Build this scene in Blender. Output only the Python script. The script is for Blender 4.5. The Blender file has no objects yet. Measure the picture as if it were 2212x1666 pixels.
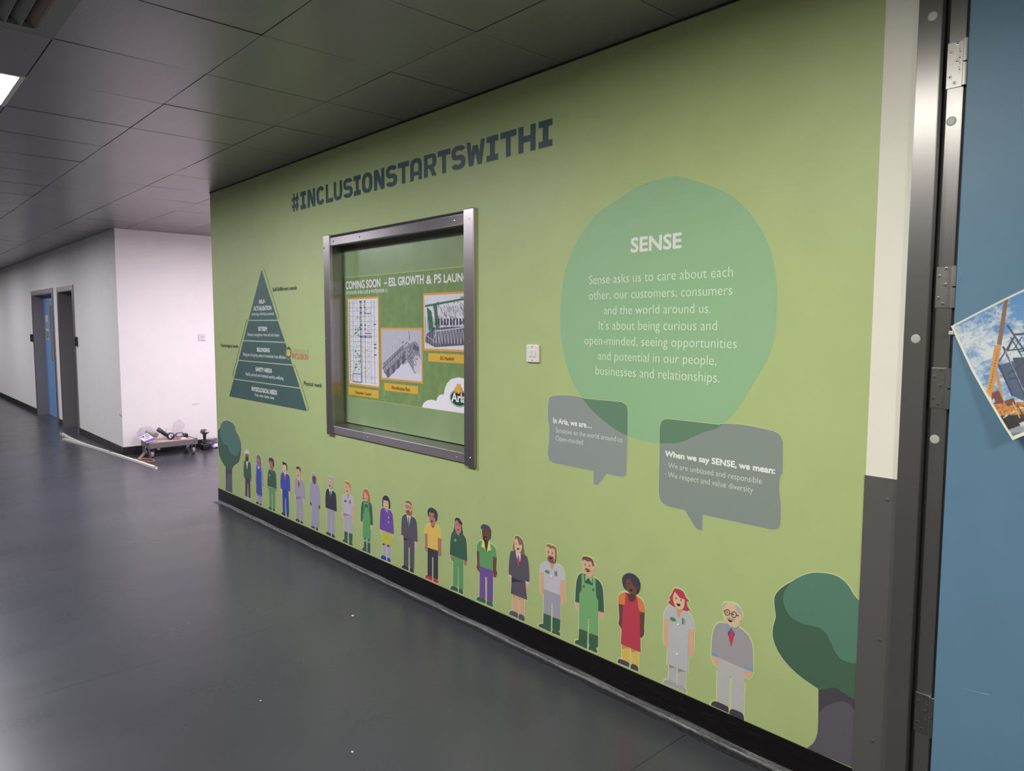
import bpy, bmesh, math, random
import numpy as np
from mathutils import Vector, Matrix
from mathutils.geometry import tessellate_polygon

sc = bpy.context.scene
COL = sc.collection
PI = math.pi
random.seed(7)

# ------------------------------------------------------------------ camera, world, exposure
FPX, CX, CY = 1552.37383, 1106.0, 833.0
RWC = Matrix(((0.67630491, 0.73661816, 0.00231333),
              (-0.06192796, 0.05372748, 0.99663348),
              (0.73401403, -0.67417138, 0.08195342)))      # rows: camera right, up, back
CAM = Vector((0.0, -2.367, 1.574))
cd = bpy.data.cameras.new('camera'); cam = bpy.data.objects.new('camera', cd); COL.objects.link(cam)
cd.sensor_fit = 'HORIZONTAL'; cd.sensor_width = 36.0; cd.lens = FPX / 2212.0 * 36.0
cd.clip_start = 0.05; cd.clip_end = 200
m4 = RWC.transposed().to_4x4(); m4.translation = CAM
cam.matrix_world = m4
sc.camera = cam

w = bpy.data.worlds.new('world'); sc.world = w; w.use_nodes = True
w.node_tree.nodes['Background'].inputs[0].default_value = (0.9, 0.92, 1.0, 1)
w.node_tree.nodes['Background'].inputs[1].default_value = 0.02
sc.view_settings.view_transform = 'Standard'
sc.view_settings.look = 'None'
sc.view_settings.gamma = 1.0
sc.view_settings.exposure = 0.0
sc.view_settings.use_curve_mapping = False
sc.cycles.use_denoising = True

MAIN_LIGHT = ((1.0, 0.98, 0.885), 98.0)         # ceiling panels of the corridor
MID_LIGHT = ((0.96, 0.96, 1.03), 96.0)        # the panel in view at the left edge
FAR_LIGHT = ((0.97, 0.95, 1.03), 64.0)          # panels further down the corridor
SIDE_LIGHT = ((1.0, 0.87, 1.04), 96.0)          # panels round the corner

# ------------------------------------------------------------------ pixel rays -> points on real planes
def ray(u, v):
    return RWC.transposed() @ Vector(((u - CX) / FPX, -(v - CY) / FPX, -1.0))
def at_y(u, v, y=0.0):
    d = ray(u, v); return CAM + d * ((y - CAM.y) / d.y)
def at_x(u, v, x):
    d = ray(u, v); return CAM + d * ((x - CAM.x) / d.x)
def at_z(u, v, z=0.0):
    d = ray(u, v); return CAM + d * ((z - CAM.z) / d.z)

# ------------------------------------------------------------------ materials
def s2l(c):
    return c / 12.92 if c <= 0.04045 else ((c + 0.055) / 1.055) ** 2.4
def col(h):
    if isinstance(h, str):
        h = h.lstrip('#')
        return tuple(s2l(int(h[i:i + 2], 16) / 255) for i in (0, 2, 4)) + (1,)
    return tuple(h)[:3] + (1,)
MATS = {}
def mat(name, c, rough=0.6, metal=0.0, spec=0.5, emit=None):
    if name in MATS: return MATS[name]
    m = bpy.data.materials.new(name); m.use_nodes = True
    b = m.node_tree.nodes['Principled BSDF']
    b.inputs['Base Color'].default_value = col(c)
    b.inputs['Roughness'].default_value = rough
    b.inputs['Metallic'].default_value = metal
    b.inputs['Specular IOR Level'].default_value = spec
    if emit:
        b.inputs['Emission Color'].default_value = tuple(emit[0]) + (1,)
        b.inputs['Emission Strength'].default_value = emit[1]
    MATS[name] = m
    return m
def nodes(m):
    t = m.node_tree
    return t, t.nodes, t.links, t.nodes['Principled BSDF']
def N(t, typ, **kw):
    n = t.nodes.new(typ)
    for k, v in kw.items(): setattr(n, k, v)
    return n
def math_n(t, op, a, b=None):
    n = t.nodes.new('ShaderNodeMath'); n.operation = op
    for i, x in enumerate((a, b)):
        if x is None: continue
        if isinstance(x, (int, float)): n.inputs[i].default_value = x
        else: t.links.new(x, n.inputs[i])
    return n.outputs[0]
def ramp(t, fac, stops):
    r = t.nodes.new('ShaderNodeValToRGB')
    e = r.color_ramp.elements
    while len(e) < len(stops): e.new(0.5)
    for i, (p, c) in enumerate(stops):
        e[i].position = p; e[i].color = tuple(c)[:3] + (1,)
    t.links.new(fac, r.inputs[0]); return r.outputs[0]
def coords(t, scale=(1, 1, 1), kind='Object'):
    tc = t.nodes.new('ShaderNodeTexCoord'); mp = t.nodes.new('ShaderNodeMapping')
    mp.inputs['Scale'].default_value = scale
    t.links.new(tc.outputs[kind], mp.inputs[0]); return mp.outputs[0]
def noise(t, vec, scale=5, detail=4, rough=0.5):
    n = t.nodes.new('ShaderNodeTexNoise'); n.inputs['Scale'].default_value = scale
    n.inputs['Detail'].default_value = detail; n.inputs['Roughness'].default_value = rough
    t.links.new(vec, n.inputs['Vector']); return n.outputs[0]
def bump(t, b, h, strength=0.1, dist=0.01):
    n = t.nodes.new('ShaderNodeBump'); n.inputs['Strength'].default_value = strength
    n.inputs['Distance'].default_value = dist
    t.links.new(h, n.inputs['Height']); t.links.new(n.outputs[0], b.inputs['Normal'])

def paint(name, c, rough=0.55, var=0.04, bmp=0.05, scale=(1, 1, 1)):
    m = mat(name, c, rough); t, n, l, b = nodes(m)
    v = coords(t, scale); f = noise(t, v, 6, 5)
    c0 = col(c)
    l.new(ramp(t, f, [(0.3, [x * (1 - var) for x in c0[:3]]), (0.7, [min(1, x * (1 + var)) for x in c0[:3]])]), b.inputs['Base Color'])
    bump(t, b, noise(t, v, 180, 2), bmp, 0.002)
    return m
M_MURAL = paint('mural_green', '#a5b47a', 0.5, 0.03, 0.06)
def crease():          # a raised join between two strips of the wall vinyl
    t, n, l, b = nodes(M_MURAL)
    sx = N(t, 'ShaderNodeSeparateXYZ'); l.new(coords(t), sx.inputs[0])
    wob = math_n(t, 'MULTIPLY', noise(t, coords(t, (1, 1, 1.5)), 2, 3), 0.016)
    d = math_n(t, 'ABSOLUTE', math_n(t, 'ADD', math_n(t, 'ADD', sx.outputs[0], 1.087), wob))
    h = math_n(t, 'MAXIMUM', math_n(t, 'SUBTRACT', 1.0, math_n(t, 'DIVIDE', d, 0.007)), 0.0)
    bp = N(t, 'ShaderNodeBump'); bp.inputs['Strength'].default_value = 0.06; bp.inputs['Distance'].default_value = 0.003
    l.new(h, bp.inputs['Height'])
    old = b.inputs['Normal'].links[0].from_socket
    l.new(old, bp.inputs['Normal']); l.new(bp.outputs[0], b.inputs['Normal'])
crease()
M_WHITE = paint('white_wall', '#dedbd6', 0.55, 0.02, 0.05)
M_DULL = paint('dull_grey_wall', '#737170', 0.6, 0.03, 0.05)  # for the unseen walls, toned dark to cut bounce light on mural and ceiling
M_STRIP = paint('white_strip', '#dcd9cd', 0.5, 0.02, 0.05)

def steel(name, c, rough, metal=1.0, brush=(1, 1, 60), aniso=0.0, arot=0.0):
    m = mat(name, c, rough, metal); t, n, l, b = nodes(m)
    if aniso:
        tg = N(t, 'ShaderNodeTangent', direction_type='RADIAL', axis='Z'); l.new(tg.outputs[0], b.inputs['Tangent'])
        b.inputs['Anisotropic'].default_value = aniso; b.inputs['Anisotropic Rotation'].default_value = arot
    v = coords(t, brush); f = noise(t, v, 8, 3)
    l.new(math_n(t, 'ADD', math_n(t, 'MULTIPLY', f, 0.06), rough - 0.03), b.inputs['Roughness'])
    return m
M_STEEL = steel('brushed_steel', (0.47, 0.43, 0.435), 0.38, 1.0, (60, 60, 1), 0.85)
M_STEELH = steel('brushed_steel_rail', (0.47, 0.43, 0.44), 0.38, 1.0, (1, 60, 60), 0.85, 0.25)
M_STEELD = steel('dull_steel_plate', (0.15, 0.143, 0.14), 0.36, 0.5, (80, 80, 2))
M_FRAME = steel('door_frame_steel', (0.30, 0.285, 0.28), 0.43, 0.88, (70, 70, 1), 0.95)
M_HINGE = steel('hinge_steel', (0.42, 0.41, 0.39), 0.48, 1.0, (50, 50, 2), 0.9)
M_CHROME = mat('polished_screw', (0.7, 0.7, 0.7), 0.2, 1.0)
M_SCREWD = mat('dark_screw', (0.05, 0.05, 0.05), 0.35, 0.8)
M_BLACK = mat('black_rubber', (0.008, 0.008, 0.008), 0.7)
M_CAP = mat('plastic_cap', '#a8aaa2', 0.4)
M_BLUE = paint('blue_door_paint', '#5b7c95', 0.46, 0.03, 0.02)
M_BLUE.node_tree.nodes['Principled BSDF'].inputs['Specular IOR Level'].default_value = 0.3
M_BLUE2 = paint('far_blue_door_paint', '#6a92c2', 0.4, 0.03, 0.02)
M_FARSTEEL = steel('far_door_steel', (0.30, 0.28, 0.28), 0.35, 0.9, (60, 60, 1))
M_PLASTIC = mat('white_plastic', '#dcd6d6', 0.35)
M_PLASTIC2 = mat('white_plastic_rocker', '#d6d2ce', 0.3)

def skirting():
    m = mat('black_skirting', (0.006, 0.005, 0.006), 0.42, 0, 0.2); t, n, l, b = nodes(m)
    v = coords(t, (2.5, 40, 40)); f = noise(t, v, 4, 6, 0.65)
    l.new(ramp(t, f, [(0.55, (0.006, 0.005, 0.006)), (0.72, (0.02, 0.019, 0.02)), (0.85, (0.09, 0.09, 0.09))]), b.inputs['Base Color'])
    return m
M_SKIRT = skirting()
def cove():
    m = mat('scuffed_cove', (0.03, 0.03, 0.03), 0.45, 0, 0.4); t, n, l, b = nodes(m)
    sx = N(t, 'ShaderNodeSeparateXYZ'); l.new(coords(t), sx.inputs[0])
    streak = noise(t, coords(t, (2.2, 75, 20)), 3.0, 8, 0.75)
    fine = noise(t, coords(t, (9, 60, 60)), 6, 7, 0.8)
    wob = math_n(t, 'MULTIPLY', math_n(t, 'SUBTRACT', noise(t, coords(t, (2.2, 1, 1)), 2, 4), 0.5), 0.022)
    yy = math_n(t, 'ADD', sx.outputs[1], wob)
    band = math_n(t, 'SUBTRACT', 1.0, math_n(t, 'MINIMUM', math_n(t, 'DIVIDE', math_n(t, 'ABSOLUTE', math_n(t, 'ADD', yy, 0.024)), 0.017), 1.0))
    g = math_n(t, 'ADD', math_n(t, 'MULTIPLY', band, 0.22), math_n(t, 'ADD', math_n(t, 'MULTIPLY', streak, 0.62), math_n(t, 'MULTIPLY', fine, 0.62)))
    l.new(ramp(t, g, [(0.58, (0.008, 0.008, 0.009)), (0.68, (0.026, 0.027, 0.030)), (0.78, (0.10, 0.10, 0.105)), (0.92, (0.33, 0.33, 0.33))]), b.inputs['Base Color'])
    bump(t, b, g, 0.3, 0.003)
    return m
M_COVE = cove()
def floor_mat():
    m = mat('grey_vinyl', (0.06, 0.063, 0.066), 0.4, 0, 0.48); t, n, l, b = nodes(m)
    v = coords(t)
    big = noise(t, v, 0.9, 5); fine = noise(t, v, 260, 2)
    mix = math_n(t, 'ADD', math_n(t, 'MULTIPLY', big, 0.5), math_n(t, 'MULTIPLY', fine, 0.5))
    c = ramp(t, mix, [(0.3, (0.030, 0.031, 0.038)), (0.7, (0.050, 0.051, 0.062))])
    # welded seams between the vinyl sheets
    sx = N(t, 'ShaderNodeSeparateXYZ'); l.new(v, sx.inputs[0])
    d1 = math_n(t, 'ABSOLUTE', math_n(t, 'SUBTRACT', math_n(t, 'PINGPONG', math_n(t, 'ADD', sx.outputs[0], 1.505), 1.0145), 0.0))
    seam = math_n(t, 'LESS_THAN', d1, 0.0018)
    mx = N(t, 'ShaderNodeMix', data_type='RGBA'); l.new(seam, mx.inputs[0]); l.new(c, mx.inputs[6]); mx.inputs[7].default_value = (0.012, 0.012, 0.013, 1)
    # pale specks of dust
    vo = N(t, 'ShaderNodeTexVoronoi'); vo.inputs['Scale'].default_value = 7; l.new(v, vo.inputs['Vector'])
    sp = math_n(t, 'LESS_THAN', vo.outputs['Distance'], 0.012)
    mx2 = N(t, 'ShaderNodeMix', data_type='RGBA'); l.new(sp, mx2.inputs[0]); l.new(mx.outputs[2], mx2.inputs[6]); mx2.inputs[7].default_value = (0.4, 0.4, 0.38, 1)
    l.new(mx2.outputs[2], b.inputs['Base Color'])
    r = noise(t, coords(t, (1, 0.35, 1)), 2.5, 6, 0.6)
    l.new(math_n(t, 'ADD', math_n(t, 'MULTIPLY', r, 0.14), 0.215), b.inputs['Roughness'])
    bump(t, b, fine, 0.06, 0.002)
    return m
M_FLOOR = floor_mat()
def tile_mat():
    m = mat('perforated_tile', (0.2, 0.2, 0.2), 0.33, 0.4, 1.0); t, n, l, b = nodes(m)
    v = coords(t)
    sx = N(t, 'ShaderNodeSeparateXYZ'); l.new(v, sx.inputs[0])
    k = 1 / 0.0075
    fx = math_n(t, 'SUBTRACT', math_n(t, 'FRACT', math_n(t, 'MULTIPLY', sx.outputs[0], k)), 0.5)
    fy = math_n(t, 'SUBTRACT', math_n(t, 'FRACT', math_n(t, 'MULTIPLY', sx.outputs[1], k)), 0.5)
    r2 = math_n(t, 'ADD', math_n(t, 'MULTIPLY', fx, fx), math_n(t, 'MULTIPLY', fy, fy))
    hole = math_n(t, 'LESS_THAN', r2, 0.085)
    at = N(t, 'ShaderNodeAttribute', attribute_name='tone')
    nz = noise(t, coords(t, (0.5, 2.2, 1)), 2.0, 5)
    tone = math_n(t, 'ADD', math_n(t, 'MULTIPLY', at.outputs['Fac'], 0.16), math_n(t, 'ADD', math_n(t, 'MULTIPLY', nz, 0.35), 0.72))
    mx = N(t, 'ShaderNodeMix', data_type='RGBA'); l.new(hole, mx.inputs[0])
    mx.inputs[6].default_value = (0.30, 0.275, 0.30, 1); mx.inputs[7].default_value = (0.06, 0.06, 0.06, 1)
    ml = N(t, 'ShaderNodeVectorMath', operation='SCALE'); l.new(mx.outputs[2], ml.inputs[0]); l.new(tone, ml.inputs['Scale'])
    l.new(ml.outputs[0], b.inputs['Base Color'])
    return m
M_TILE = tile_mat()
M_GAP = mat('dark_gap', (0.012, 0.011, 0.012), 0.8)
M_VENT = mat('vent_grey', (0.17, 0.17, 0.175), 0.45)
M_VENTB = mat('vent_inside', (0.10, 0.075, 0.06), 0.6)
def clear_mat(name, tint=(0.92, 0.9, 0.93), amount=0.10):
    m = bpy.data.materials.new(name); m.use_nodes = True; t = m.node_tree; t.nodes.clear()
    o = t.nodes.new('ShaderNodeOutputMaterial'); mx = t.nodes.new('ShaderNodeMixShader')
    tr = t.nodes.new('ShaderNodeBsdfTransparent'); tr.inputs[0].default_value = tuple(tint) + (1,)
    g = t.nodes.new('ShaderNodeBsdfPrincipled'); g.inputs['Base Color'].default_value = (0.8, 0.78, 0.8, 1); g.inputs['Roughness'].default_value = 0.12
    lw = t.nodes.new('ShaderNodeLayerWeight'); lw.inputs[0].default_value = 0.35
    a = math_n(t, 'ADD', math_n(t, 'MULTIPLY', lw.outputs['Facing'], 0.45), amount * 0.5)
    t.links.new(a, mx.inputs[0]); t.links.new(tr.outputs[0], mx.inputs[1]); t.links.new(g.outputs[0], mx.inputs[2]); t.links.new(mx.outputs[0], o.inputs[0])
    return m
M_CLEAR = clear_mat('clear_plastic')

# ------------------------------------------------------------------ object helpers
def root_loc(o):
    p = Vector((0, 0, 0))
    while o is not None:
        p = p + o.location; o = o.parent
    return p
def tag(o, label=None, cat=None, group=None, kind=None):
    if label: o['label'] = label
    if cat: o['category'] = cat
    if group: o['group'] = group
    if kind: o['kind'] = kind
    return o
def thing(name, label, cat, loc=(0, 0, 0), group=None, kind=None):
    o = bpy.data.objects.new(name, None); o.empty_display_size = 0.1
    o.location = loc; COL.objects.link(o)
    return tag(o, label, cat, group, kind)
def mesh(name, verts, faces, mats, parent=None, fm=None, loc=None, smooth=False):
    """verts in world coordinates; the object's own origin is loc (top-level) or its thing's origin (part)."""
    off = root_loc(parent) if parent is not None else Vector(loc or (0, 0, 0))
    me = bpy.data.meshes.new(name)
    me.from_pydata([tuple(Vector(v) - off) for v in verts], [], faces)
    for m in (mats if isinstance(mats, (list, tuple)) else [mats]): me.materials.append(m)
    if fm: me.polygons.foreach_set('material_index', fm)
    if smooth: me.polygons.foreach_set('use_smooth', [True] * len(me.polygons))
    me.update()
    o = bpy.data.objects.new(name, me); COL.objects.link(o)
    if parent is not None: o.parent = parent
    else: o.location = off
    return o
class MB:
    def __init__(s): s.v = []; s.f = []; s.m = []
    def add(s, v, f, m=0):
        k = len(s.v); s.v += [Vector(x) for x in v]; s.f += [tuple(i + k for i in q) for q in f]; s.m += [m] * len(f); return s
    def box(s, x0, x1, y0, y1, z0, z1, m=0):
        v = [(x, y, z) for x in (x0, x1) for y in (y0, y1) for z in (z0, z1)]
        return s.add(v, [(0, 1, 3, 2), (4, 6, 7, 5), (0, 4, 5, 1), (2, 3, 7, 6), (0, 2, 6, 4), (1, 5, 7, 3)], m)
    def rbox(s, x0, x1, y0, y1, z0, z1, r, m=0, seg=2):
        bm = bmesh.new(); bmesh.ops.create_cube(bm, size=1)
        for v in bm.verts:
            v.co = Vector(((x0 + x1) / 2 + v.co.x * (x1 - x0), (y0 + y1) / 2 + v.co.y * (y1 - y0), (z0 + z1) / 2 + v.co.z * (z1 - z0)))
        bmesh.ops.bevel(bm, geom=bm.edges[:], offset=r, segments=seg, profile=0.5, affect='EDGES')
        bm.verts.ensure_lookup_table(); bm.verts.index_update()
        s.add([v.co.copy() for v in bm.verts], [tuple(v.index for v in f.verts) for f in bm.faces], m); bm.free(); return s
    def cyl(s, a, b, r0, r1=None, n=16, m=0, cap=True):
        a = Vector(a); b = Vector(b); r1 = r0 if r1 is None else r1
        d = (b - a).normalized(); x = d.orthogonal().normalized(); y = d.cross(x)
        v = []; f = []
        for p, r in ((a, r0), (b, r1)):
            for i in range(n):
                t = 2 * PI * i / n; v.append(p + x * (r * math.cos(t)) + y * (r * math.sin(t)))
        for i in range(n): f.append((i, (i + 1) % n, n + (i + 1) % n, n + i))
        if cap: f += [tuple(range(n - 1, -1, -1)), tuple(range(n, 2 * n))]
        return s.add(v, f, m)
    def lathe(s, base, axis, prof, n=20, m=0, sq=None):
        base = Vector(base); d = Vector(axis).normalized(); x = d.orthogonal().normalized(); y = d.cross(x)
        v = []; f = []
        for h, r in prof:
            for i in range(n):
                t = 2 * PI * i / n; k = 1 if sq is None else sq(h, t)
                v.append(base + d * h + x * (r * k * math.cos(t)) + y * (r * k * math.sin(t)))
        for j in range(len(prof) - 1):
            for i in range(n): f.append((j * n + i, j * n + (i + 1) % n, (j + 1) * n + (i + 1) % n, (j + 1) * n + i))
        f += [tuple(range(n - 1, -1, -1)), tuple(range((len(prof) - 1) * n, len(prof) * n))]
        return s.add(v, f, m)
    def tube(s, pts, r, n=8, m=0):
        pts = [Vector(p) for p in pts]; v = []; f = []
        for i, p in enumerate(pts):
            d = (pts[min(i + 1, len(pts) - 1)] - pts[max(i - 1, 0)]).normalized()
            up = Vector((0, 0, 1)) if abs(d.z) < 0.95 else Vector((1, 0, 0))
            x = d.cross(up).normalized(); y = d.cross(x)
            for k in range(n):
                t = 2 * PI * k / n; v.append(p + x * (r * math.cos(t)) + y * (r * math.sin(t)))
        for i in range(len(pts) - 1):
            for k in range(n): f.append((i * n + k, i * n + (k + 1) % n, (i + 1) * n + (k + 1) % n, (i + 1) * n + k))
        f += [tuple(range(n - 1, -1, -1)), tuple(range((len(pts) - 1) * n, len(pts) * n))]
        return s.add(v, f, m)
    def flat(s, pts, m=0, holes=()):
        """pts: 3-D outline in a plane, tessellated"""
        loops = [[Vector(p) for p in pts]] + [[Vector(p) for p in h] for h in holes]
        allv = [p for lp in loops for p in lp]
        return s.add(allv, [tuple(t) for t in tessellate_polygon(loops)], m)
    def build(s, name, mats, parent=None, loc=None, smooth=False):
        return mesh(name, s.v, s.f, mats, parent, s.m, loc, smooth)

# ------------------------------------------------------------------ room shell
H = 2.724
XL, XC, XR = -6.47, -9.55, 3.0       # mural's left end, far corner, end behind the camera
WX0, WX1, WZ0, WZ1 = -4.36, -2.93, 0.885, 2.115      # opening for the notice window

def struct(o, label): return tag(o, label, kind='structure')

struct(MB().box(-24, XR, -3.7, 8, -0.1, 0).build('floor', M_FLOOR), 'dark grey glossy vinyl floor')
# mural wall with the opening left free
b = MB()
b.box(XL, WX0, 0, 0.22, 0, H); b.box(WX1, -0.904, 0, 0.22, 0, H)
b.box(WX0, WX1, 0, 0.22, 0, WZ0); b.box(WX0, WX1, 0, 0.22, WZ1, H)
struct(b.build('wall_right', M_MURAL), 'light green mural wall')
struct(MB().box(-0.904, -0.79, 0.0, 0.22, 0, H).build('trim_1', M_STRIP), 'narrow white painted strip of wall beside the steel door frame')
struct(MB().box(-0.79, XR, 0.08, 0.22, 0, H).build('wall_back', M_WHITE), 'wall behind the open blue door')
# far wall: the white face round the corner and the long face with the two doors
D1 = (-14.90, -13.25, 2.09); D2 = (-12.80, -11.86, 2.08)
b = MB()
b.box(-24, D1[0], 0.0, 0.22, 0, H); b.box(D1[1], D2[0], 0, 0.22, 0, H); b.box(D2[1], XC, 0, 0.22, 0, H)
b.box(D1[0], D1[1], 0, 0.22, D1[2], H); b.box(D2[0], D2[1], 0, 0.22, D2[2], H)
b.box(XC - 0.2, XC, 0.22, 8, 0, H)
struct(b.build('wall_far', M_WHITE), 'white wall with a corner and two steel framed doorways')
struct(MB().box(-24, D2[1] + 0.4, 0.30, 0.4, 0, H).build('wall_behind_doors', M_WHITE), 'wall behind the far doors')
struct(MB().box(-24.2, XR, -3.9, -3.7, 0, H).build('wall_left', M_DULL), 'dull grey wall opposite the mural')
struct(MB().box(XR, XR + 0.2, -3.9, 0.3, 0, H).build('wall_end', M_DULL), 'dull grey end wall behind the camera')
struct(MB().box(-24.2, -24, -3.9, 0.3, 0, H).build('wall_distant', M_DULL), 'dull grey wall at the far end of the corridor')
struct(MB().box(XL, XL + 0.2, 0.22, 8, 0, H).build('wall_side', M_WHITE), 'white wall of the side passage')
struct(MB().box(XC - 0.2, XL + 0.2, 8, 8.2, 0, H).build('wall_passage_end', M_WHITE), 'white end wall of the side passage')

# ceiling of lay-in metal tiles
PX, PY, GX, GY = 0.606, 0.6035, -3.458, -0.497
LIGHTS = {}
def cell(i, j): return (GX + i * PX, GX + (i + 1) * PX, GY + j * PY, GY + (j + 1) * PY)
main_i = [3, 8, -2, -7, -12, -17, -22, -27]
skip = {(i, -3) for i in main_i} | {(0, -3)}
side_cells = [(-7, 2), (-7, 6)]
skip |= set(side_cells)
verts, faces, fm, tone = [], [], [], []
for i in range(-34, 11):
    for j in range(-6, 15):
        x0, x1, y0, y1 = cell(i, j)
        if (i, j) in skip: continue
        if j >= 0 and not (XC - 0.3 < (x0 + x1) / 2 < XL + 0.35): 
            if j > 0: continue
        y1c = y1
        g = 0.0022
        tx, ty = random.uniform(-1, 1) * 0.0011, random.uniform(-1, 1) * 0.0011
        zz = H + random.uniform(0, 0.0012)
        k = len(verts)
        P = [(x0 + g, y0 + g, -tx - ty), (x1 - g, y0 + g, tx - ty), (x1 - g, y1c - g, tx + ty), (x0 + g, y1c - g, -tx + ty)]
        verts += [(x, y, zz + d) for x, y, d in P] + [(x, y, zz + 0.02) for x, y, d in P]
        faces += [(k + 3, k + 2, k + 1, k), (k, k + 1, k + 5, k + 4), (k + 1, k + 2, k + 6, k + 5), (k + 2, k + 3, k + 7, k + 6), (k + 3, k, k + 4, k + 7)]
        fm += [0, 0, 0, 0, 0]; tone += [random.random()] * 5
k = len(verts)
verts += [(-24.2, -3.9, H + 0.022), (XR + 0.2, -3.9, H + 0.022), (XR + 0.2, 8.2, H + 0.022), (-24.2, 8.2, H + 0.022)]
faces.append((k + 3, k + 2, k + 1, k)); fm.append(1); tone.append(0)
ceil = mesh('ceiling', verts, faces, [M_TILE, M_GAP], None, fm)
a = ceil.data.attributes.new('tone', 'FLOAT', 'FACE'); a.data.foreach_set('value', tone)
struct(ceil, 'dark grey suspended ceiling of square perforated metal tiles')
struct(MB().box(XL + 0.01, -0.2, -0.008, 0.0, H - 0.005, H).build('trim_2', M_GAP), 'thin dark edge trim between mural and ceiling')

# skirting and coved floor edge along the mural
b = MB()
b.box(XL, -0.905, -0.006, 0.0, 0.0, 0.117)
b.box(XL - 0.006, XL, -0.006, 0.3, 0.0, 0.117)
struct(b.build('baseboard_right', M_SKIRT), 'black vinyl skirting under the mural')
prof = [(-0.006, 0.016), (-0.010, 0.009), (-0.018, 0.0045), (-0.032, 0.002), (-0.060, 0.0009), (-0.064, 0.0)]
nx = 220; v = []; f = []
for i in range(nx + 1):
    x = XL + (-0.905 - XL) * i / nx
    wv = 1 + 0.05 * math.sin(x * 3.1) + 0.03 * math.sin(x * 9.3 + 1)
    for y, z in prof: v.append((x, -0.006 + (y + 0.006) * wv, z * (1 + 0.2 * math.sin(x * 11))))
for i in range(nx):
    for j in range(len(prof) - 1):
        a0 = i * len(prof) + j; f.append((a0, a0 + 1, a0 + 1 + len(prof), a0 + len(prof)))
struct(mesh('trim_3', v, f, M_COVE, None, smooth=True), 'scuffed grey coved floor edge along the skirting')
b = MB()
b.box(-24, D1[0] - 0.06, -0.006, 0, 0, 0.1); b.box(D1[1] + 0.06, D2[0] - 0.06, -0.006, 0, 0, 0.1); b.box(D2[1] + 0.06, XC + 0.006, -0.006, 0, 0, 0.1)
b.box(XC, XC + 0.006, 0, 7.9, 0, 0.1)
struct(b.build('baseboard_far', mat('far_black_skirting', (0.012, 0.011, 0.012), 0.45)), 'black skirting of the far white wall')

# ------------------------------------------------------------------ ceiling fittings
def ceiling_light(i, j, light, label):
    x0, x1, y0, y1 = cell(i, j)
    t = thing('ceiling_light', label, 'light', ((x0 + x1) / 2, (y0 + y1) / 2, H), 'square ceiling light panels')
    b = MB(); fw = 0.022
    for q in ((x0, x1, y0, y0 + fw), (x0, x1, y1 - fw, y1), (x0, x0 + fw, y0 + fw, y1 - fw), (x1 - fw, x1, y0 + fw, y1 - fw)):
        b.box(*q, H - 0.003, H + 0.021)
    b.build('frame', mat('light_frame', '#d8d6da', 0.4), t)
    nm = 'panel_glow_%.0f_%.2f_%.2f' % (light[1], light[0][1], light[0][2])
    m = mat(nm, (0.8, 0.8, 0.8), 0.5, emit=light)
    mesh('diffuser', [(x0 + fw, y0 + fw, H + 0.014), (x1 - fw, y0 + fw, H + 0.014), (x1 - fw, y1 - fw, H + 0.014), (x0 + fw, y1 - fw, H + 0.014)], [(3, 2, 1, 0)], m, t)
for i in main_i:
    if i == -2: lb = 'bright square light panel in the ceiling, at the left edge beside the air vent'
    elif i > 0: lb = 'square ceiling light panel out of view above the camera'
    else: lb = 'square ceiling light panel out of view in the far corridor'
    ceiling_light(i, -3, MAIN_LIGHT if i > 0 else MID_LIGHT if i > -6 else FAR_LIGHT, lb)
for i, j in side_cells:
    ceiling_light(i, j, SIDE_LIGHT, 'square ceiling light panel out of view in the side passage')

x0, x1, y0, y1 = cell(0, -3)
t = thing('ceiling_vent', 'square grey louvred air vent in the ceiling, top left corner', 'vent', ((x0 + x1) / 2, (y0 + y1) / 2, H))
b = MB(); fw = 0.075
for q in ((x0, x1, y0, y0 + fw), (x0, x1, y1 - fw, y1), (x0, x0 + fw, y0 + fw, y1 - fw), (x1 - fw, x1, y0 + fw, y1 - fw)):
    b.box(*q, H - 0.004, H + 0.016)
b.build('frame', M_VENT, t)
b = MB(); b.box(x0 + fw, x1 - fw, y0 + fw, y1 - fw, H + 0.05, H + 0.055)
b.build('backing', M_VENTB, t)
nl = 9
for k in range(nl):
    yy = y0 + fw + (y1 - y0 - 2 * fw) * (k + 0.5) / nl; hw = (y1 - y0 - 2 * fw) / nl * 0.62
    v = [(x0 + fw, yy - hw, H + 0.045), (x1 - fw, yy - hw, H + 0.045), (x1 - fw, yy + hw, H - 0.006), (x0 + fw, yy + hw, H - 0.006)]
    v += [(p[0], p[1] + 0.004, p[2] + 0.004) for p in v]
    mesh('louvre', v, [(0, 3, 2, 1), (4, 5, 6, 7), (0, 1, 5, 4), (1, 2, 6, 5), (2, 3, 7, 6), (3, 0, 4, 7)], M_VENT if k < nl - 1 else mat('vent_warm_reflection', '#7d6a5a', 0.5), t)  # last slat tinted brown, a warm reflection painted into its colour

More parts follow.
